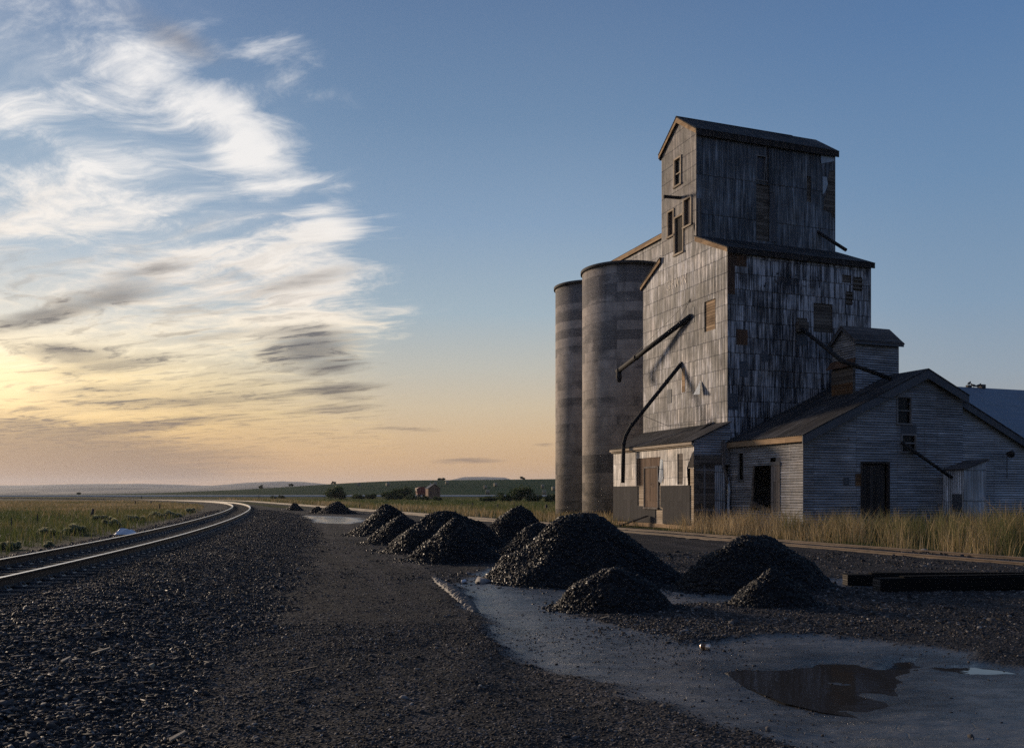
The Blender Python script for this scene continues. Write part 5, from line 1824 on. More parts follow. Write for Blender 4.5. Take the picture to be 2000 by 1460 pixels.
# grain pipe and yard lamp on the gable
mb = MB()
mb.tube([(30.1, WU - 0.05, 4.08), (32.5, WU - 0.55, 2.5)], 0.075, 12)
PW.add(mb, 'spout', M['pipe'], smooth=True)
lp = MB()
lp.tube([(36.85, WU + 0.27, 3.72), (36.6, WU - 0.1, 3.74)], 0.03, 8)
o = PW.add(lp, 'lamp', M['pipe'])
lp = MB()
lp.tube([(36.62, WU - 0.22, 3.80), (36.58, WU - 0.24, 3.72), (36.45, WU - 0.30, 3.64), (36.38, WU - 0.33, 3.60)], [0.05, 0.11, 0.16, 0.17], 12)
PW.add(lp, 'lamp_shade', M['pipe'], o)
lp = MB()
lp.tube([(36.85, WU + 0.262, 3.7), (36.85, WU + 0.262, 2.5)], 0.012, 6)
PW.add(lp, 'conduit', M['wire'], o)

# lean-to box shed on the gable
sh = bthing('box_shed', 32.6, 30.1, 'little upright-sheeted tin lean-to box with a sloping black roof, against the gable wall', 'shed')
PS = Part(sh)
mb = MB()
st_ = lambda v: 2.84 + (v - 32.55) / 1.3 * 0.40
mb.wall('u', 30.1, 32.55, 33.86, 0, st_)
mb.wall('v', 33.86, 30.1, 31.28, 0, 3.24)
PS.add(mb, 'wall', M['corr_v'])
mb = MB()
mb.wall('v', 32.55, 30.1, 31.28, 0, 2.84)
PS.add(mb, 'patched_wall', M['corr_v'])
mb = MB()
mb.box(32.535, 32.545, 30.2, 30.75, 0.95, 1.75)
PS.add(mb, 'dark_sheet', M['darktin'])
mb = MB()
slab(mb, [(32.45, 30.0, 2.88), (32.45, 31.27, 2.88), (33.96, 31.27, 3.33), (33.96, 30.0, 3.33)], 0.05)
PS.add(mb, 'roof', M['shingle'])

# big low barn behind, blue-grey roof
bn = bthing('barn', 39.0, 37.2, 'long low barn with a wide blue-grey sheet roof behind the warehouse', 'barn')
PB = Part(bn)
mb = MB()
mb.wall('u', 37.4, 39.2, 66, 0, 4.7)
bt_ = lambda u: 4.7 + (9.0 - 4.7) * (1 - abs(u - 46) / 8.6)
mb.wall('v', 39.2, 37.4, 54.6, 0, bt_, (), [46])
mb.wall('u', 54.6, 39.2, 66, 0, 4.7)
mb.wall('v', 66, 37.4, 54.6, 0, bt_, (), [46])
PB.add(mb, 'wall', M['corr_v'])
mb = MB()
slab(mb, [(39.0, 37.0, 4.55), (66.2, 37.0, 4.55), (66.2, 46, 9.06), (39.0, 46, 9.06)], 0.06)
slab(mb, [(39.0, 55.0, 4.55), (66.2, 55.0, 4.55), (66.2, 46, 9.06), (39.0, 46, 9.06)], 0.06)
PB.add(mb, 'roof', M['roof_blue'])
mb = MB()
mb.box(51.15, 51.5, 45.8, 46.2, 9.0, 9.28)
PB.add(mb, 'roof_vent', M['concrete_dark'])
mb = MB()
mb.box(50.0, 50.35, 45.9, 46.1, 9.05, 9.2)
PB.add(mb, 'ridge_block', M['concrete_dark'])


def bird(v, u, z, yaw, label):
    V, F = [], []
    mb = MB()
    prof = [(-0.20, 0.05, 0.008), (-0.12, 0.07, 0.02), (-0.07, 0.085, 0.05), (0.0, 0.10, 0.068), (0.06, 0.125, 0.062), (0.10, 0.16, 0.042), (0.115, 0.185, 0.035), (0.13, 0.205, 0.034), (0.145, 0.21, 0.022), (0.18, 0.205, 0.004)]
    mb.tube([(x, 0, zz) for x, zz, r_ in prof], [r_ for _, _, r_ in prof], 10)
    for s_ in (-0.02, 0.02):
        mb.tube([(0.01, s_, 0.05), (0.015, s_, 0.0), (0.04, s_, 0.0)], 0.006, 5)
    o = mb.build('bird', M['bird'], None, smooth=True)
    o.location = B(v, u, z)
    o.rotation_euler = (0, 0, yaw)
    o.scale = (1.25, 1.25, 1.25)
    tag(o, label, 'bird', 'birds perched on the barn ridge')


bird(50.2, 46.0, 9.20, 0.6, 'leftmost dark bird, standing on the small block on the barn ridge')
bird(50.62, 46.0, 9.07, 2.4, 'second dark bird from the left, perched on the bare barn ridge')
bird(51.0, 46.0, 9.07, -0.3, 'dark bird on the barn ridge, nearest the roof vent')


# ------------------------------------------------------------------ silos
def silo(v, u, top, rad, label):
    o = empty('grain_silo', B(v, u, 0), TH)
    tag(o, label, 'silo', 'concrete grain silos')
    def cyl(name, r, z0, z1, mat, cap=True, n_=72):
        V, F = [], []
        for zz in (z0, z1):
            for k in range(n_):
                t = 2 * math.pi * k / n_
                V.append((r * math.cos(t), r * math.sin(t), zz))
        for k in range(n_):
            F.append([k, (k + 1) % n_, n_ + (k + 1) % n_, n_ + k])
        if cap:
            F.append(list(range(n_, 2 * n_)))
            F.append(list(range(n_))[::-1])
        me_ = bpy.data.meshes.new(name)
        me_.from_pydata(V, [], F)
        uvl = me_.uv_layers.new(name='UVMap')
        for p in me_.polygons:
            if len(p.vertices) == 4:
                p.use_smooth = True
                base_k = p.index
                for li in p.loop_indices:
                    vi = me_.loops[li].vertex_index
                    kk = vi % n_
                    if base_k == n_ - 1 and kk == 0:
                        kk = n_
                    uvl.data[li].uv = (kk / n_ * 2 * math.pi * r + v * 3.7 + u, me_.vertices[vi].co.z)
        me_.materials.append(mat)
        return link(bpy.data.objects.new(name, me_), o)
    cyl('barrel', rad, -0.2, top - 0.16, M['silo'])
    cyl('rim', rad + 0.12, top - 0.159, top + 0.03, M['concrete_dark'])
    return o


silo(27.8, 53.7, 16.85, 2.95, 'nearer tall round concrete silo, partly hidden by the elevator')
silo(27.8, 59.6, 17.05, 2.5, 'farther round concrete silo at the left end, beside the open field')


# ------------------------------------------------------------------ timbers, litter and small things in the yard
def timber(x, y, L_, wd, hg, yaw, label):
    o = empty('black_timber', (x, y, hz(x, y)), yaw)
    tag(o, label, 'timber', 'black timbers lying by the siding')
    mb = MB()
    mb.box(0.004, L_, -wd / 2, wd / 2, 0, hg)
    t_ = mb.build('beam', M['timber'], o)
    bv = t_.modifiers.new('soft_edges', 'BEVEL')
    bv.width = 0.012
    mb = MB()
    mb.box(0, 0.004, -wd / 2 + 0.012, wd / 2 - 0.012, 0.012, hg - 0.012)
    mb.build('end_grain', M['timber_end'], o)
    mb = MB()
    mb.box(0.5, L_, -wd / 2 + 0.06, wd / 2 - 0.06, hg + 0.002, hg + 0.03)
    mb.build('cap_board', M['timber'], o)


timber(6.58, 17.35, 7.5, 0.26, 0.215, R(2), 'longer black timber lying behind, its end further left')
timber(6.62, 15.95, 7.5, 0.26, 0.245, R(9), 'black timber lying in front, with a grooved grey end')

cn = empty('drink_can', (2.27, 10.29, hz(2.27, 10.29) + 0.036), R(-38))
tag(cn, 'dented brown and white drink can lying on the mud', 'can')
mb = MB()
mb.tube([(-0.065, 0, 0), (-0.060, 0, 0), (-0.052, 0, 0.001), (0.0, 0.003, -0.001), (0.05, 0, 0), (0.058, 0, 0), (0.064, 0, 0)], [0.026, 0.028, 0.034, 0.0335, 0.034, 0.029, 0.027], 20)
mb.build('can_body', M['can'], cn, smooth=False)
mb = MB()
mb.tube([(-0.048, 0, 0.001), (0.0, 0.003, -0.001), (0.012, 0.002, 0)], [0.0346, 0.0341, 0.0344], 20, cap=False)
mb.build('printed_band', M['can_band'], cn)

bo = empty('plastic_bottle', (-0.98, 18.1, hz(-0.98, 18.1) + 0.035), R(70))
tag(bo, 'small white plastic bottle on the pale mud by the large coal pile', 'bottle')
mb = MB()
mb.tube([(-0.10, 0, 0), (-0.09, 0, 0), (0.03, 0, 0), (0.07, 0, 0), (0.09, 0, 0)], [0.028, 0.036, 0.036, 0.020, 0.014], 16)
mb.build('bottle_body', M['plastic'], bo, smooth=True)
mb = MB()
mb.tube([(0.091, 0, 0), (0.115, 0, 0)], 0.017, 12)
mb.build('cap', M['pipe'], bo)
stv, stf, stt2 = stones(np.array([[0, 0, 0.0]]), np.array([0.24]), flat=(0.5, 0.6), r=np.random.default_rng(2))
o = np_mesh('stone', stv, stf, M['gravel'], tint={'tint': np.full(8, 0.985)})
o.location = (-0.58, 18.0, hz(-0.58, 18.0))
tag(o, 'pale grey stone lying on the mud between the bottle and the large coal pile', 'stone')

# trodden ridge of clay with tyre marks at the mud's edge
rp = [(-1.66, 18.7), (-1.42, 17.5), (-1.15, 16.4), (-0.95, 15.5), (-0.78, 14.7), (-0.63, 13.8), (-0.58, 13.2)]
V, F = [], []
S_ = 120
sx = np.interp(np.linspace(0, len(rp) - 1, S_), range(len(rp)), [p[0] for p in rp])
sy = np.interp(np.linspace(0, len(rp) - 1, S_), range(len(rp)), [p[1] for p in rp])
sh_ = height(sx, sy)
for i in range(S_):
    tdx = sx[min(i + 1, S_ - 1)] - sx[max(i - 1, 0)]
    tdy = sy[min(i + 1, S_ - 1)] - sy[max(i - 1, 0)]
    L_ = math.hypot(tdx, tdy)
    nx_, ny_ = tdy / L_, -tdx / L_
    f_ = math.sin(math.pi * min(1, max(0, (i + 2) / (S_ + 3)))) ** 0.5
    cleat = 0.022 * (1 if (i % 4) < 2 else -0.6)
    for j in range(9):
        t = j / 8 * 2 - 1
        wv = 0.15 * f_ + 0.02 * math.sin(i * 0.9)
        hh = (0.075 + cleat * (1 if abs(t) < 0.75 else 0)) * f_ * max(0, 1 - t * t) ** 0.6 + 0.01 * random.uniform(-1, 1)
        V.append((sx[i] + nx_ * t * wv, sy[i] + ny_ * t * wv, sh_[i] + hh - 0.012))
for i in range(S_ - 1):
    for j in range(8):
        k = i * 9 + j
        F.append([k, k + 1, k + 10, k + 9])
me = bpy.data.meshes.new('mud_ridge')
org = Vector((-1.15, 16.4, 0))
me.from_pydata([tuple(Vector(v_) - org) for v_ in V], [], F)
me.materials.append(M['ridge'])
o = link(bpy.data.objects.new('mud_ridge', me))
o.location = org
tag(o, 'curved clay ridge with tyre tread marks along the edge of the pale mud', 'mud ridge')

# crumpled sheet by the track
n_ = 14
V, F = [], []
for i in range(n_):
    for j in range(n_):
        a, b_ = i / (n_ - 1) - 0.5, j / (n_ - 1) - 0.5
        e = max(0, 1 - (abs(a) * 2) ** 3) * max(0, 1 - (abs(b_) * 2) ** 3)
        V.append((a * 0.75, b_ * 0.45, 0.20 * e * (0.8 + 0.9 * float(vnoise(np.array([a * 4 + 3]), np.array([b_ * 4]))[0])) + 0.01))
for i in range(n_ - 1):
    for j in range(n_ - 1):
        F.append([i * n_ + j, (i + 1) * n_ + j, (i + 1) * n_ + j + 1, i * n_ + j + 1])
me = bpy.data.meshes.new('plastic_sheet')
me.from_pydata(V, [], F)
me.materials.append(M['plastic'])
o = link(bpy.data.objects.new('plastic_sheet', me))
o.location = (-13.45, 30.6, hz(-13.45, 30.6) + 0.02)
o.rotation_euler = (0, 0, R(25))
tag(o, 'crumpled white plastic sheet lying on the ballast beyond the main track', 'plastic sheet')


def chip(x, y, L_, yaw, label, thick=0.012, mat=None):
    L_ *= 0.7
    mb = MB()
    mb.prism([(-L_ / 2, -0.02, 0.008), (L_ / 2, -0.012, 0.02), (L_ / 2 + 0.02, 0.015, 0.02), (-L_ / 2 + 0.03, 0.03, 0.008)], (0, 0, thick))
    o = mb.build('wood_scrap', mat or M['chip'])
    o.location = (x, y, hz(x, y) + 0.03)
    o.rotation_euler = (0, R(-8), yaw)
    tag(o, label, 'wood scrap')


def gnd(px, py, zz=0.0):
    Y_ = 1715 * (1.8 - zz) / (py - 962)
    return (px - 1000) / 1715 * Y_, Y_


chip(*gnd(128, 1308, .12), 0.16, R(70), 'thin upright pale splinter among the dark ballast, farthest left')
chip(*gnd(306, 1178, .1), 0.22, R(10), 'yellowish broken wood chip on the ballast slope')
chip(*gnd(195, 1290, .1), 0.26, R(40), 'grey flat wood sliver on ballast right of the upright pale splinter')
chip(*gnd(345, 1445, .02), 0.20, R(60), 'short pale stick at the road edge, nearest the camera')
chip(*gnd(590, 1320, .0), 0.42, R(12), 'long dark thin stick lying on the gravel road', mat=M['bark'])
chip(*gnd(1180, 1212, .0), 0.20, R(5), 'flat pale wood scrap on the mud in front of the low coal heap')


# ------------------------------------------------------------------ grass
def blades(name, x, y, hgt, wid, tint, mat, label, cat='grass', lean=0.45):
    n_ = len(x)
    z = height(x, y)
    a = rng.uniform(0, 2 * math.pi, n_)
    la = rng.uniform(0, 2 * math.pi, n_)
    ln = np.abs(rng.normal(0, lean, n_)) * hgt
    cx_, cy_ = np.cos(a) * wid / 2, np.sin(a) * wid / 2
    lx, ly = np.cos(la) * ln, np.sin(la) * ln
    V = np.empty((n_, 5, 3))
    V[:, 0] = np.stack([x - cx_, y - cy_, z - 0.02], 1)
    V[:, 1] = np.stack([x + cx_, y + cy_, z - 0.02], 1)
    V[:, 2] = np.stack([x + cx_ * .8 + lx * .35, y + cy_ * .8 + ly * .35, z + hgt * .55], 1)
    V[:, 3] = np.stack([x - cx_ * .8 + lx * .35, y - cy_ * .8 + ly * .35, z + hgt * .55], 1)
    V[:, 4] = np.stack([x + lx, y + ly, z + hgt], 1)
    k = np.arange(n_) * 5
    Q = np.stack([k, k + 1, k + 2, k + 3], 1)
    T = np.stack([k + 3, k + 2, k + 4], 1)
    o = np_mesh(name, V.reshape(-1, 3), Q, mat, tint={'tint': np.repeat(np.clip(tint, 0, 1), 5)}, tris=T)
    return tag(o, label, cat, kind='stuff')


# tall weeds in front of the warehouse and gable
n_ = 60000
v_ = 20.75 + rng.random(n_) ** 0.9 * 16.5
u_ = rng.uniform(12.5, 38.5, n_)
cl = fbm(v_ * 1.1, u_ * 1.1, 3)
inside_b = ((v_ > 24.6) & (u_ > 31.15)) | ((v_ > 22.5) & (u_ > 36.6)) | ((v_ > 32.5) & (u_ > 30.0))
front = (u_ > 36.7)
lim = 20.9 + 0.35 * cl
ok = (~inside_b) & (v_ > lim) & (rng.random(n_) < np.clip(0.50 + 1.9 * cl, 0.05, 1)) & (~(front & (v_ < 24.5) & (rng.random(n_) < 0.85)))
v_, u_, cl = v_[ok], u_[ok], cl[ok]
x = v_ * CB - u_ * SB
y = v_ * SB + u_ * CB
hg = (0.50 + 0.55 * rng.random(len(x))) * (1 + 0.8 * cl) * (0.45 + 0.55 * sstep(20.8, 22.0, v_)) * (1 + 0.35 * sstep(27, 20, u_))
tn = 0.84 + 0.9 * fbm(v_ * 0.35 + 4, u_ * 0.35, 3) + rng.normal(0, 0.14, len(x)) - 0.22 * sstep(26.5, 33, v_) - 0.15 * sstep(23.2, 24.6, v_)
blades('grass', x, y, hg, 0.012 + 0.010 * rng.random(len(x)), tn, M['grass'], 'tall golden and green weeds between the siding and the tin buildings')

# field left of the main track
n_ = 120000
x = rng.uniform(-95, -11, n_)
y = 18 + rng.random(n_) ** 1.6 * 150
z = zones(x, y)
ok = (z[0] > 3.3 + 1.2 * z[5]) & (rng.random(n_) < z[4]) & (x > -0.66 * y - 3)
x, y = x[ok], y[ok]
nn = fbm(x * 0.12, y * 0.12, 3)
blades('field_grass', x, y, (0.22 + 0.26 * rng.random(len(x))) * (1 + 0.5 * nn), 0.016 + 0.0006 * y, 0.33 + 0.34 * sstep(50, 100, y) + 0.5 * nn + rng.normal(0, 0.12, len(x)), M['grass'], 'green and rusty meadow grass left of the main track')

# meadow beyond the siding
n_ = 80000
x = rng.uniform(-80, 16, n_)
y = 46 + rng.random(n_) ** 1.3 * 175
z = zones(x, y)
v_, u_ = toB(x, y)
ok = (z[1] < -2.3) & (x > -0.38 * y) & (x < 0.14 * y + 3) & ~((v_ > 22.3) & (u_ < 45.6)) & (np.hypot(v_ - 27.8, u_ - 53.7) > 3.05) & (np.hypot(v_ - 27.8, u_ - 59.6) > 2.6) & (rng.random(n_) < 0.9)
x, y, ds_ = x[ok], y[ok], -z[1][ok]
nn = fbm(x * 0.15 + 9, y * 0.15, 3)
edge_ = sstep(14, 3, ds_)
blades('meadow_grass', x, y, (0.26 + 0.24 * rng.random(len(x))) * (1 + 0.6 * nn) * (1 + 0.35 * edge_), 0.014 + 0.0006 * y, 0.24 + 0.42 * edge_ + 0.45 * nn + rng.normal(0, 0.12, len(x)), M['grass'], 'green meadow grass with brown weeds beyond the siding')


# ------------------------------------------------------------------ bushes and trees
def leaves(n_, ctrs, rads, size, r, squash=0.8):
    k = r.integers(0, len(ctrs), n_)
    d_ = r.normal(size=(n_, 3))
    d_ /= np.linalg.norm(d_, axis=1)[:, None]
    rr = r.random(n_) ** 0.6 * r.uniform(0.8, 1.25, n_)
    P = ctrs[k] + d_ * (rads[k] * rr)[:, None] * np.array([1, 1, squash])
    a = r.normal(size=(n_, 3))
    a /= np.linalg.norm(a, axis=1)[:, None]
    b_ = np.cross(a, r.normal(size=(n_, 3)))
    b_ /= np.linalg.norm(b_, axis=1)[:, None]
    s_ = size * r.uniform(0.6, 1.3, n_)
    V = np.stack([P - a * s_[:, None], P + b_ * s_[:, None] * .45, P + a * s_[:, None], P - b_ * s_[:, None] * .45], 1)
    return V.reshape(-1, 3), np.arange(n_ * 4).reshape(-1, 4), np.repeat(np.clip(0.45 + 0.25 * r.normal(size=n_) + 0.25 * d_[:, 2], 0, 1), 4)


def tree(name, x, y, hgt, wid, trunk_h, n_l, label, cat, group, mat=None, seed=1, lobes=9, leaf=0.16, depth=None):
    r = np.random.default_rng(seed)
    if name in ('low_bush', 'leafy_bush') and not (-23 < x < -14):
        hgt, wid, n_l = hgt * 1.18, wid * 1.4, int(n_l * 1.6)
    o = empty(name, (x, y, hz(x, y)), 0)
    tag(o, label, cat, group)
    mb = MB()
    tr_ = max(0.02, hgt * 0.03)
    ch = hgt - trunk_h
    ctrs, rads = [], []
    for k in range(lobes):
        a = r.uniform(0, 2 * math.pi)
        rad = r.random() ** 0.6
        zz = trunk_h + ch * (r.uniform(0.12, 0.55) if k % 2 else r.uniform(0.45, 0.8)) * (1.0 - 0.35 * rad)
        ctrs.append((math.cos(a) * rad * wid * 0.34, math.sin(a) * rad * (depth or wid) * 0.34, zz))
        rads.append(r.uniform(0.16, 0.30) * min(wid, hgt * 1.3))
    ctrs = np.array(ctrs)
    rads = np.array(rads)
    for c_, rd_ in zip(ctrs, rads):
        if c_[2] + rd_ * 0.8 > hgt:
            c_[2] = max(trunk_h * 0.8, hgt - rd_ * 0.8)
        if c_[2] - rd_ * 0.8 < 0.02:
            c_[2] = rd_ * 0.75
    fork = max(trunk_h, 0.15 * hgt)
    mb.tube([(0, 0, -0.1), (tr_ * .4, 0, fork * .5), (0, tr_ * .3, fork)], [tr_, tr_ * .8, tr_ * .65], 8)
    for c_ in ctrs:
        m2 = Vector((c_[0] * .45, c_[1] * .45, fork + (c_[2] - fork) * .55))
        mb.tube([(0, 0, fork * .92), m2, tuple(c_)], [tr_ * .5, tr_ * .32, tr_ * .12], 6)
    mb.build('trunk', M['bark'], o)
    V, F, T = leaves(n_l, ctrs, rads, leaf, r)
    V[:, 2] = np.maximum(V[:, 2], 0.0)
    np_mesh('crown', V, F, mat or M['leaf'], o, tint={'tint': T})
    return o


G1 = 'bushes and trees along the meadow'
tree('round_tree', -41.5, 206, 4.0, 5.6, 0.35, 3200, 'lone round dark tree in the meadow left of the bush row', 'tree', G1, seed=3, leaf=0.24, lobes=14)
tree('low_bush', -55.0, 206, 1.25, 3.6, 0.1, 700, 'low dark bush standing alone, farthest left in the meadow', 'bush', G1, seed=4, leaf=0.2)
tree('low_bush', -37.5, 216, 1.8, 3.6, 0.1, 900, 'flat-topped bush immediately right of the lone round tree', 'bush', G1, seed=5, leaf=0.2, lobes=12)
tree('low_bush', -34.6, 217, 1.7, 2.8, 0.1, 800, 'small bush filling the row before the big leafy bush', 'bush', G1, seed=25, leaf=0.2, lobes=10)
tree('leafy_bush', -26.8, 194, 2.5, 4.0, 0.2, 1700, 'big leafy bush at the middle of the bush row left of the red wagon', 'bush', G1, seed=6, leaf=0.2, lobes=12)
tree('leafy_bush', -26.6, 214, 3.5, 3.8, 0.3, 1500, 'taller bush rising behind the big leafy one', 'bush', G1, seed=7, leaf=0.22, lobes=11)
tree('low_bush', -24.0, 208, 1.7, 2.6, 0.1, 700, 'little dark bush at the right end of the left bush row', 'bush', G1, seed=8, leaf=0.2)
tree('low_bush', -21.5, 188, 1.25, 3.2, 0.1, 900, 'light green bush in front of the red wagon', 'bush', G1, seed=9, leaf=0.18)
tree('low_bush', -18.6, 186, 1.3, 3.4, 0.1, 1000, 'light green bush below the brown shed, right of the one by the wagon', 'bush', G1, seed=10, leaf=0.18)
tree('low_bush', -15.9, 186, 1.3, 2.8, 0.1, 700, 'small bush at the right foot of the brown shed', 'bush', G1, seed=11, leaf=0.18)
tree('low_bush', -4.2, 158, 1.5, 3.0, 0.1, 900, 'leftmost low bush of the thicket beside the silo', 'bush', G1, seed=12, leaf=0.17)
tree('low_bush', -1.6, 156, 1.75, 3.0, 0.1, 1000, 'mid-height bush of the thicket, left of its tallest bush', 'bush', G1, seed=13, leaf=0.17)
tree('leafy_bush', 1.6, 157, 3.0, 3.6, 0.3, 1700, 'tallest leafy bush of the thicket beside the silo', 'bush', G1, seed=14, leaf=0.19, lobes=12)
tree('low_bush', 4.4, 156, 1.8, 3.2, 0.1, 1000, 'bush of the thicket just right of its tallest bush', 'bush', G1, seed=15, leaf=0.17)
tree('low_bush', 7.0, 155, 1.7, 3.2, 0.1, 1000, 'last bush of the thicket, touching the silo edge', 'bush', G1, seed=16, leaf=0.17)

# sage clumps along the left edge of the ballast
G2 = 'sage clumps along the main track'
sage = [(20, 1070, 0.5, 1.0, 'grey-green sage clump at the picture edge, nearest of the row'), (93, 1066, 0.3, 0.6, 'small straggly sage clump in the bare stones, near end of the row'),
        (90, 1044, 0.55, 1.1, 'dense sage clump second along the row from the near end'), (150, 1041, 0.75, 1.2, 'upright sage clump left of the white sheet'),
        (216, 1028, 0.7, 1.3, 'broad sage clump just behind the white sheet'), (262, 1017, 0.75, 1.4, 'green sage clump beyond the white sheet, right of it'),
        (200, 1016, 0.7, 1.4, 'sage clump in the meadow behind the white sheet'), (308, 1010, 0.8, 1.5, 'dark sage clump second from the far end of the row'),
        (335, 1008, 0.8, 1.5, 'dark sage clump at the far end of the row'), (372, 1001, 0.7, 1.8, 'tiny distant sage clump by the rail curve')]
for k, (px, py, hh, ww, lb) in enumerate(sage):
    x, y = gnd(px, py, 0.05)
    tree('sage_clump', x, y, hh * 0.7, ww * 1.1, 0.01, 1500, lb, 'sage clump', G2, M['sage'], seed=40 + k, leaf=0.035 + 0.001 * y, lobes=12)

# far dark trees dotted on the ridges
far_t = [(93, 951, 700, 4, 'tiny dark tree on the far left skyline'), (180, 967, 520, 4.2, 'domed dark tree on the hazy plain at left'), (154, 967.5, 420, 2.0, 'squat dark bush left of the domed tree'),
         (511, 955, 480, 3.4, 'leftmost dark shrub on the slope of the green hill'), (569, 951, 500, 3.6, 'dark shrub on the hill slope, second from the left'), (652, 947.5, 510, 3.0, 'dark shrub on the hill above the lone round tree'),
         (859, 938, 520, 2.6, 'left one of two dark shrubs on the green hill crest'), (866, 938, 520, 2.8, 'right one of two dark shrubs on the green hill crest'), (1021, 937, 522, 3.6, 'dark shrub on the hill crest nearest the silo')]
for k, (px, py, dd, ss, lb) in enumerate(far_t):
    x = (px - 1000) / 1715 * dd
    tree('hill_shrub', x, dd, ss * 0.62, ss * 0.95, 0.02, 350, lb, 'shrub', 'dark shrubs on the far slopes', M['leaf'], seed=60 + k, leaf=0.45, lobes=7)


# ------------------------------------------------------------------ hay bales, fence posts, far farm things
def on_slope(px, py):
    """where the sight line through this bearing meets the far hillside"""
    best = None
    for dd in np.arange(305, 525, 4):
        x = (px - 1000) / 1715 * dd
        z = hz(x, dd)
        yy = 962 - (z - 1.8) / dd * 1715
        if best is None or abs(yy - py) < best[0]:
            best = (abs(yy - py), x, float(dd))
    return best[1], best[2]


mb = MB()
segs = 20
V, F = [], []
for i, (rr_, xx) in enumerate(((0.70, -0.66), (0.80, -0.60), (0.82, 0.0), (0.80, 0.60), (0.70, 0.66))):
    for k in range(segs):
        t = 2 * math.pi * k / segs
        V.append((xx, rr_ * math.cos(t) * (1 + 0.02 * math.sin(k * 3.0)), rr_ * math.sin(t) + 0.80))
for i in range(4):
    for k in range(segs):
        k2 = (k + 1) % segs
        F.append([i * segs + k, i * segs + k2, (i + 1) * segs + k2, (i + 1) * segs + k])
F.append(list(range(segs))[::-1])
F.append(list(range(4 * segs, 5 * segs)))
bme = bpy.data.meshes.new('hay_bale')
bme.from_pydata(V, [], F)
bme.materials.append(M['straw'])
bales = [(700, 949, 'round bale on the green hill right of the lone tree, leftmost of all'), (757, 949, 'round bale on the green hill above the big leafy bush'), (850, 948, 'round bale showing just over the brown shed roof'),
         (873, 945, 'dull round bale high on the hill right of the brown shed'), (947.5, 954, 'round bale left of the highest middle one on the hill'), (967.5, 950, 'highest round bale in the middle of the hill'),
         (952.5, 964.5, 'lowest round bale at the foot of the hill by the thicket'), (1060, 953, 'round bale on the hill above the right side of the thicket'), (1081, 957, 'round bale half hidden by the silo edge'), (1063, 965, 'round bale peeping over the right bushes of the thicket')]
for k, (px, py, lb) in enumerate(bales):
    x, y = on_slope(px, py)
    o = link(bpy.data.objects.new('hay_bale', bme))
    o.location = (x, y, hz(x, y) - 0.05)
    o.rotation_euler = (0, 0, random.uniform(-0.5, 0.9))
    s_ = 1.0 + 0.1 * random.random()
    o.scale = (s_, s_, s_)
    tag(o, lb, 'hay bale', 'round bales on the green hill')


def post(px, py, hh, r_, label, group, zz=0.05, lean=0.0):
    x, y = gnd(px, py, zz)
    mb = MB()
    hh = hh * 0.58
    mb.tube([(0, 0, -0.15), (0.01, 0.0, hh * .5), (lean * hh, 0.01, hh)], [r_, r_ * .95, r_ * .85], 8)
    o = mb.build('fence_post', M['post'])
    o.location = (x, y, hz(x, y))
    tag(o, label, 'fence post', group)
    return x, y


GL = 'thin posts of the left meadow fence'
left_p = [(22, 1032, 1.05, 0.03, 'thin fence post nearest the left picture edge'), (73, 1024, 1.1, 0.035, 'thin fence post second along the left meadow fence'), (115, 1016, 0.95, 0.03, 'thin fence post third along the left meadow fence'),
          (150, 1011, 0.6, 0.03, 'short thin post just left of the stout rusty one'), (229, 1006, 1.0, 0.03, 'thin pale post right of the stout rusty one'), (312, 996, 1.2, 0.07, 'dark post by the rails near the far end of the meadow'),
          (264, 988, 1.4, 0.08, 'dark far post left of the one by the rails'), (295, 987, 1.2, 0.08, 'small dark far post at the meadow end'), (276, 976, 1.9, 0.10, 'slim far pole standing beside the distant rails')]
for p_ in left_p:
    post(*p_, GL)
post(180, 1008, 1.1, 0.11, 'stout crooked rust-brown post in the left meadow', GL, lean=0.12)
GR = 'old posts in the meadow left of the silos'
for p_ in [(902, 990, 1.0, 0.09, 'leftmost dark post in the meadow before the thicket'), (914, 990, 0.95, 0.09, 'dark post second from left in the meadow before the thicket'), (923, 990, 1.05, 0.09, 'dark post third from left in the meadow, at the gap end'),
           (972, 994, 1.0, 0.07, 'leaning thin post between the gap and the thicket'), (1004, 992, 1.3, 0.05, 'thin tall post under the tallest thicket bush'), (1067, 996, 1.1, 0.12, 'stout dark post nearest the left silo'), (702, 990, 0.7, 0.12, 'short dark stump beyond the siding, left of the middle coal cluster')]:
    post(*p_, GR)
post(505.5, 977, 2.0, 0.10, 'dark short signal post beside the far siding rails', 'posts by the far siding')

# brown shed and red wagon on the far side of the meadow
shd = empty('brown_shed', (-22.9, 240, hz(-22.9, 240)), R(20))
tag(shd, 'small brown wooden shed with a dark pitched roof at the foot of the hill', 'shed')
SH = hz(-26.6, 240)
mb = MB()
zt = 2.9
mb.wall('v', 0.0, 0, 3.0, 0, lambda u: zt, ())
mb.wall('u', 0.0, 0, 3.4, 0, lambda v: zt + 1.1 * (1 - abs(v - 1.7) / 1.7), (), [1.7])
mb.wall('v', 3.4, 0, 3.0, 0, zt)
mb.wall('u', 3.0, 0, 3.4, 0, lambda v: zt + 1.1 * (1 - abs(v - 1.7) / 1.7), (), [1.7])
mb.build('wall', M['shedwood'], shd)
mb = MB()
slab(mb, [(-0.2, -0.2, zt - 0.05), (-0.2, 3.2, zt - 0.05), (1.7, 3.2, zt + 1.18), (1.7, -0.2, zt + 1.18)], 0.06)
slab(mb, [(3.6, -0.2, zt - 0.05), (3.6, 3.2, zt - 0.05), (1.7, 3.2, zt + 1.18), (1.7, -0.2, zt + 1.18)], 0.06)
mb.build('roof', M['darktin'], shd)
mb = MB()
mb.tube([(1.0, 1.4, zt + 0.5), (1.0, 1.4, zt + 1.5)], 0.1, 8)
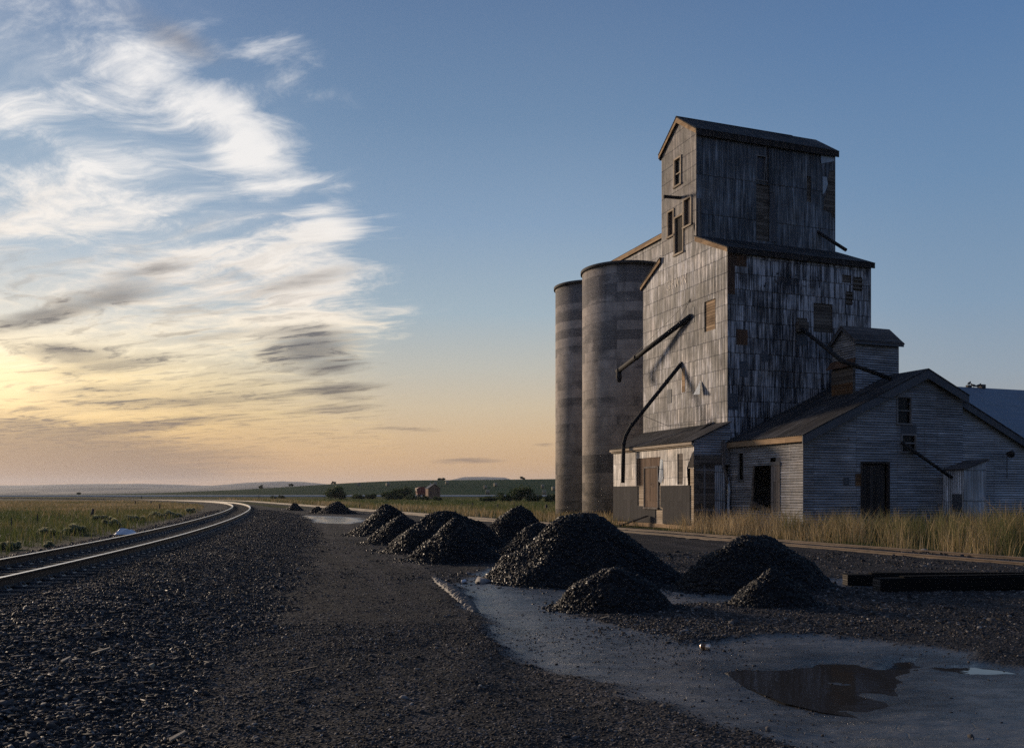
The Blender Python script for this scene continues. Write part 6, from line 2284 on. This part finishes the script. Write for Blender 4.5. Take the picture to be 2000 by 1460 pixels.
mb.build('stove_pipe', M['bluetin'], shd)

wg = empty('red_wagon', (-26.6, 248, hz(-26.6, 248)), R(20))
tag(wg, 'rusty dark red grain wagon with a rounded hopper, left of the brown shed', 'wagon')
mb = MB()
mb.prism([(0, 0, 1.1), (2.6, 0, 1.1), (3.0, 0, 2.0), (2.9, 0, 3.0), (2.2, 0, 3.25), (0.8, 0, 3.25), (0.1, 0, 3.0), (-0.3, 0, 2.0)], (0, 1.9, 0))
mb.build('hopper', M['redpaint'], wg)
mb = MB()
mb.box(-0.1, 2.8, 0.2, 1.7, 0.85, 1.08)
mb.beam((2.7, 0.95, 0.95), (4.0, 0.95, 0.6), 0.15, 0.15)
mb.build('chassis', M['pipe'], wg)
mb = MB()
mb.prism([(-0.32, 0.1, 2.1), (-0.32, 1.8, 2.1), (-0.32, 1.8, 3.0), (-0.32, 0.1, 3.0)], (0.05, 0, 0))
mb.build('end_board', M['frame'], wg)
wm = MB()
wm.tube([(0, -0.12, 0), (0, 0.12, 0)], 0.5, 18)
w0 = wm.build('wheel', M['rubber'], wg)
w0.location = (0.4, 0.05, 0.5)
for (a, b_) in ((2.2, 0.05), (0.4, 1.85), (2.2, 1.85)):
    w_ = link(w0.copy(), wg)
    w_.location = (a, b_, 0.5)
mb = MB()
mb.tube([(3.3, 0.9, 0.6), (3.4, 0.9, 2.6)], 0.14, 8)
mb.tube([(3.4, 0.9, 2.4), (2.9, 0.9, 3.3)], 0.12, 8)
mb.build('auger', M['pipe'], wg)

# ------------------------------------------------------------------ air
HAZE = True
if HAZE:
    hb = MB()
    hb.box(-6900, 6900, -290, 7400, -45, 110)
    m_ = bpy.data.materials.new('evening_haze')
    m_.use_nodes = True
    nt = m_.node_tree
    nt.nodes.clear()
    q = G(nt)
    pv_ = q.n('ShaderNodeVolumePrincipled', {'Color': (0.72, 0.78, 0.92, 1), 'Density': 0.00007, 'Anisotropy': 0.3})
    q.n('ShaderNodeOutputMaterial', {'Volume': pv_.outputs[0]})
    hz_o = hb.build('haze', m_)
    tag(hz_o, kind='stuff')
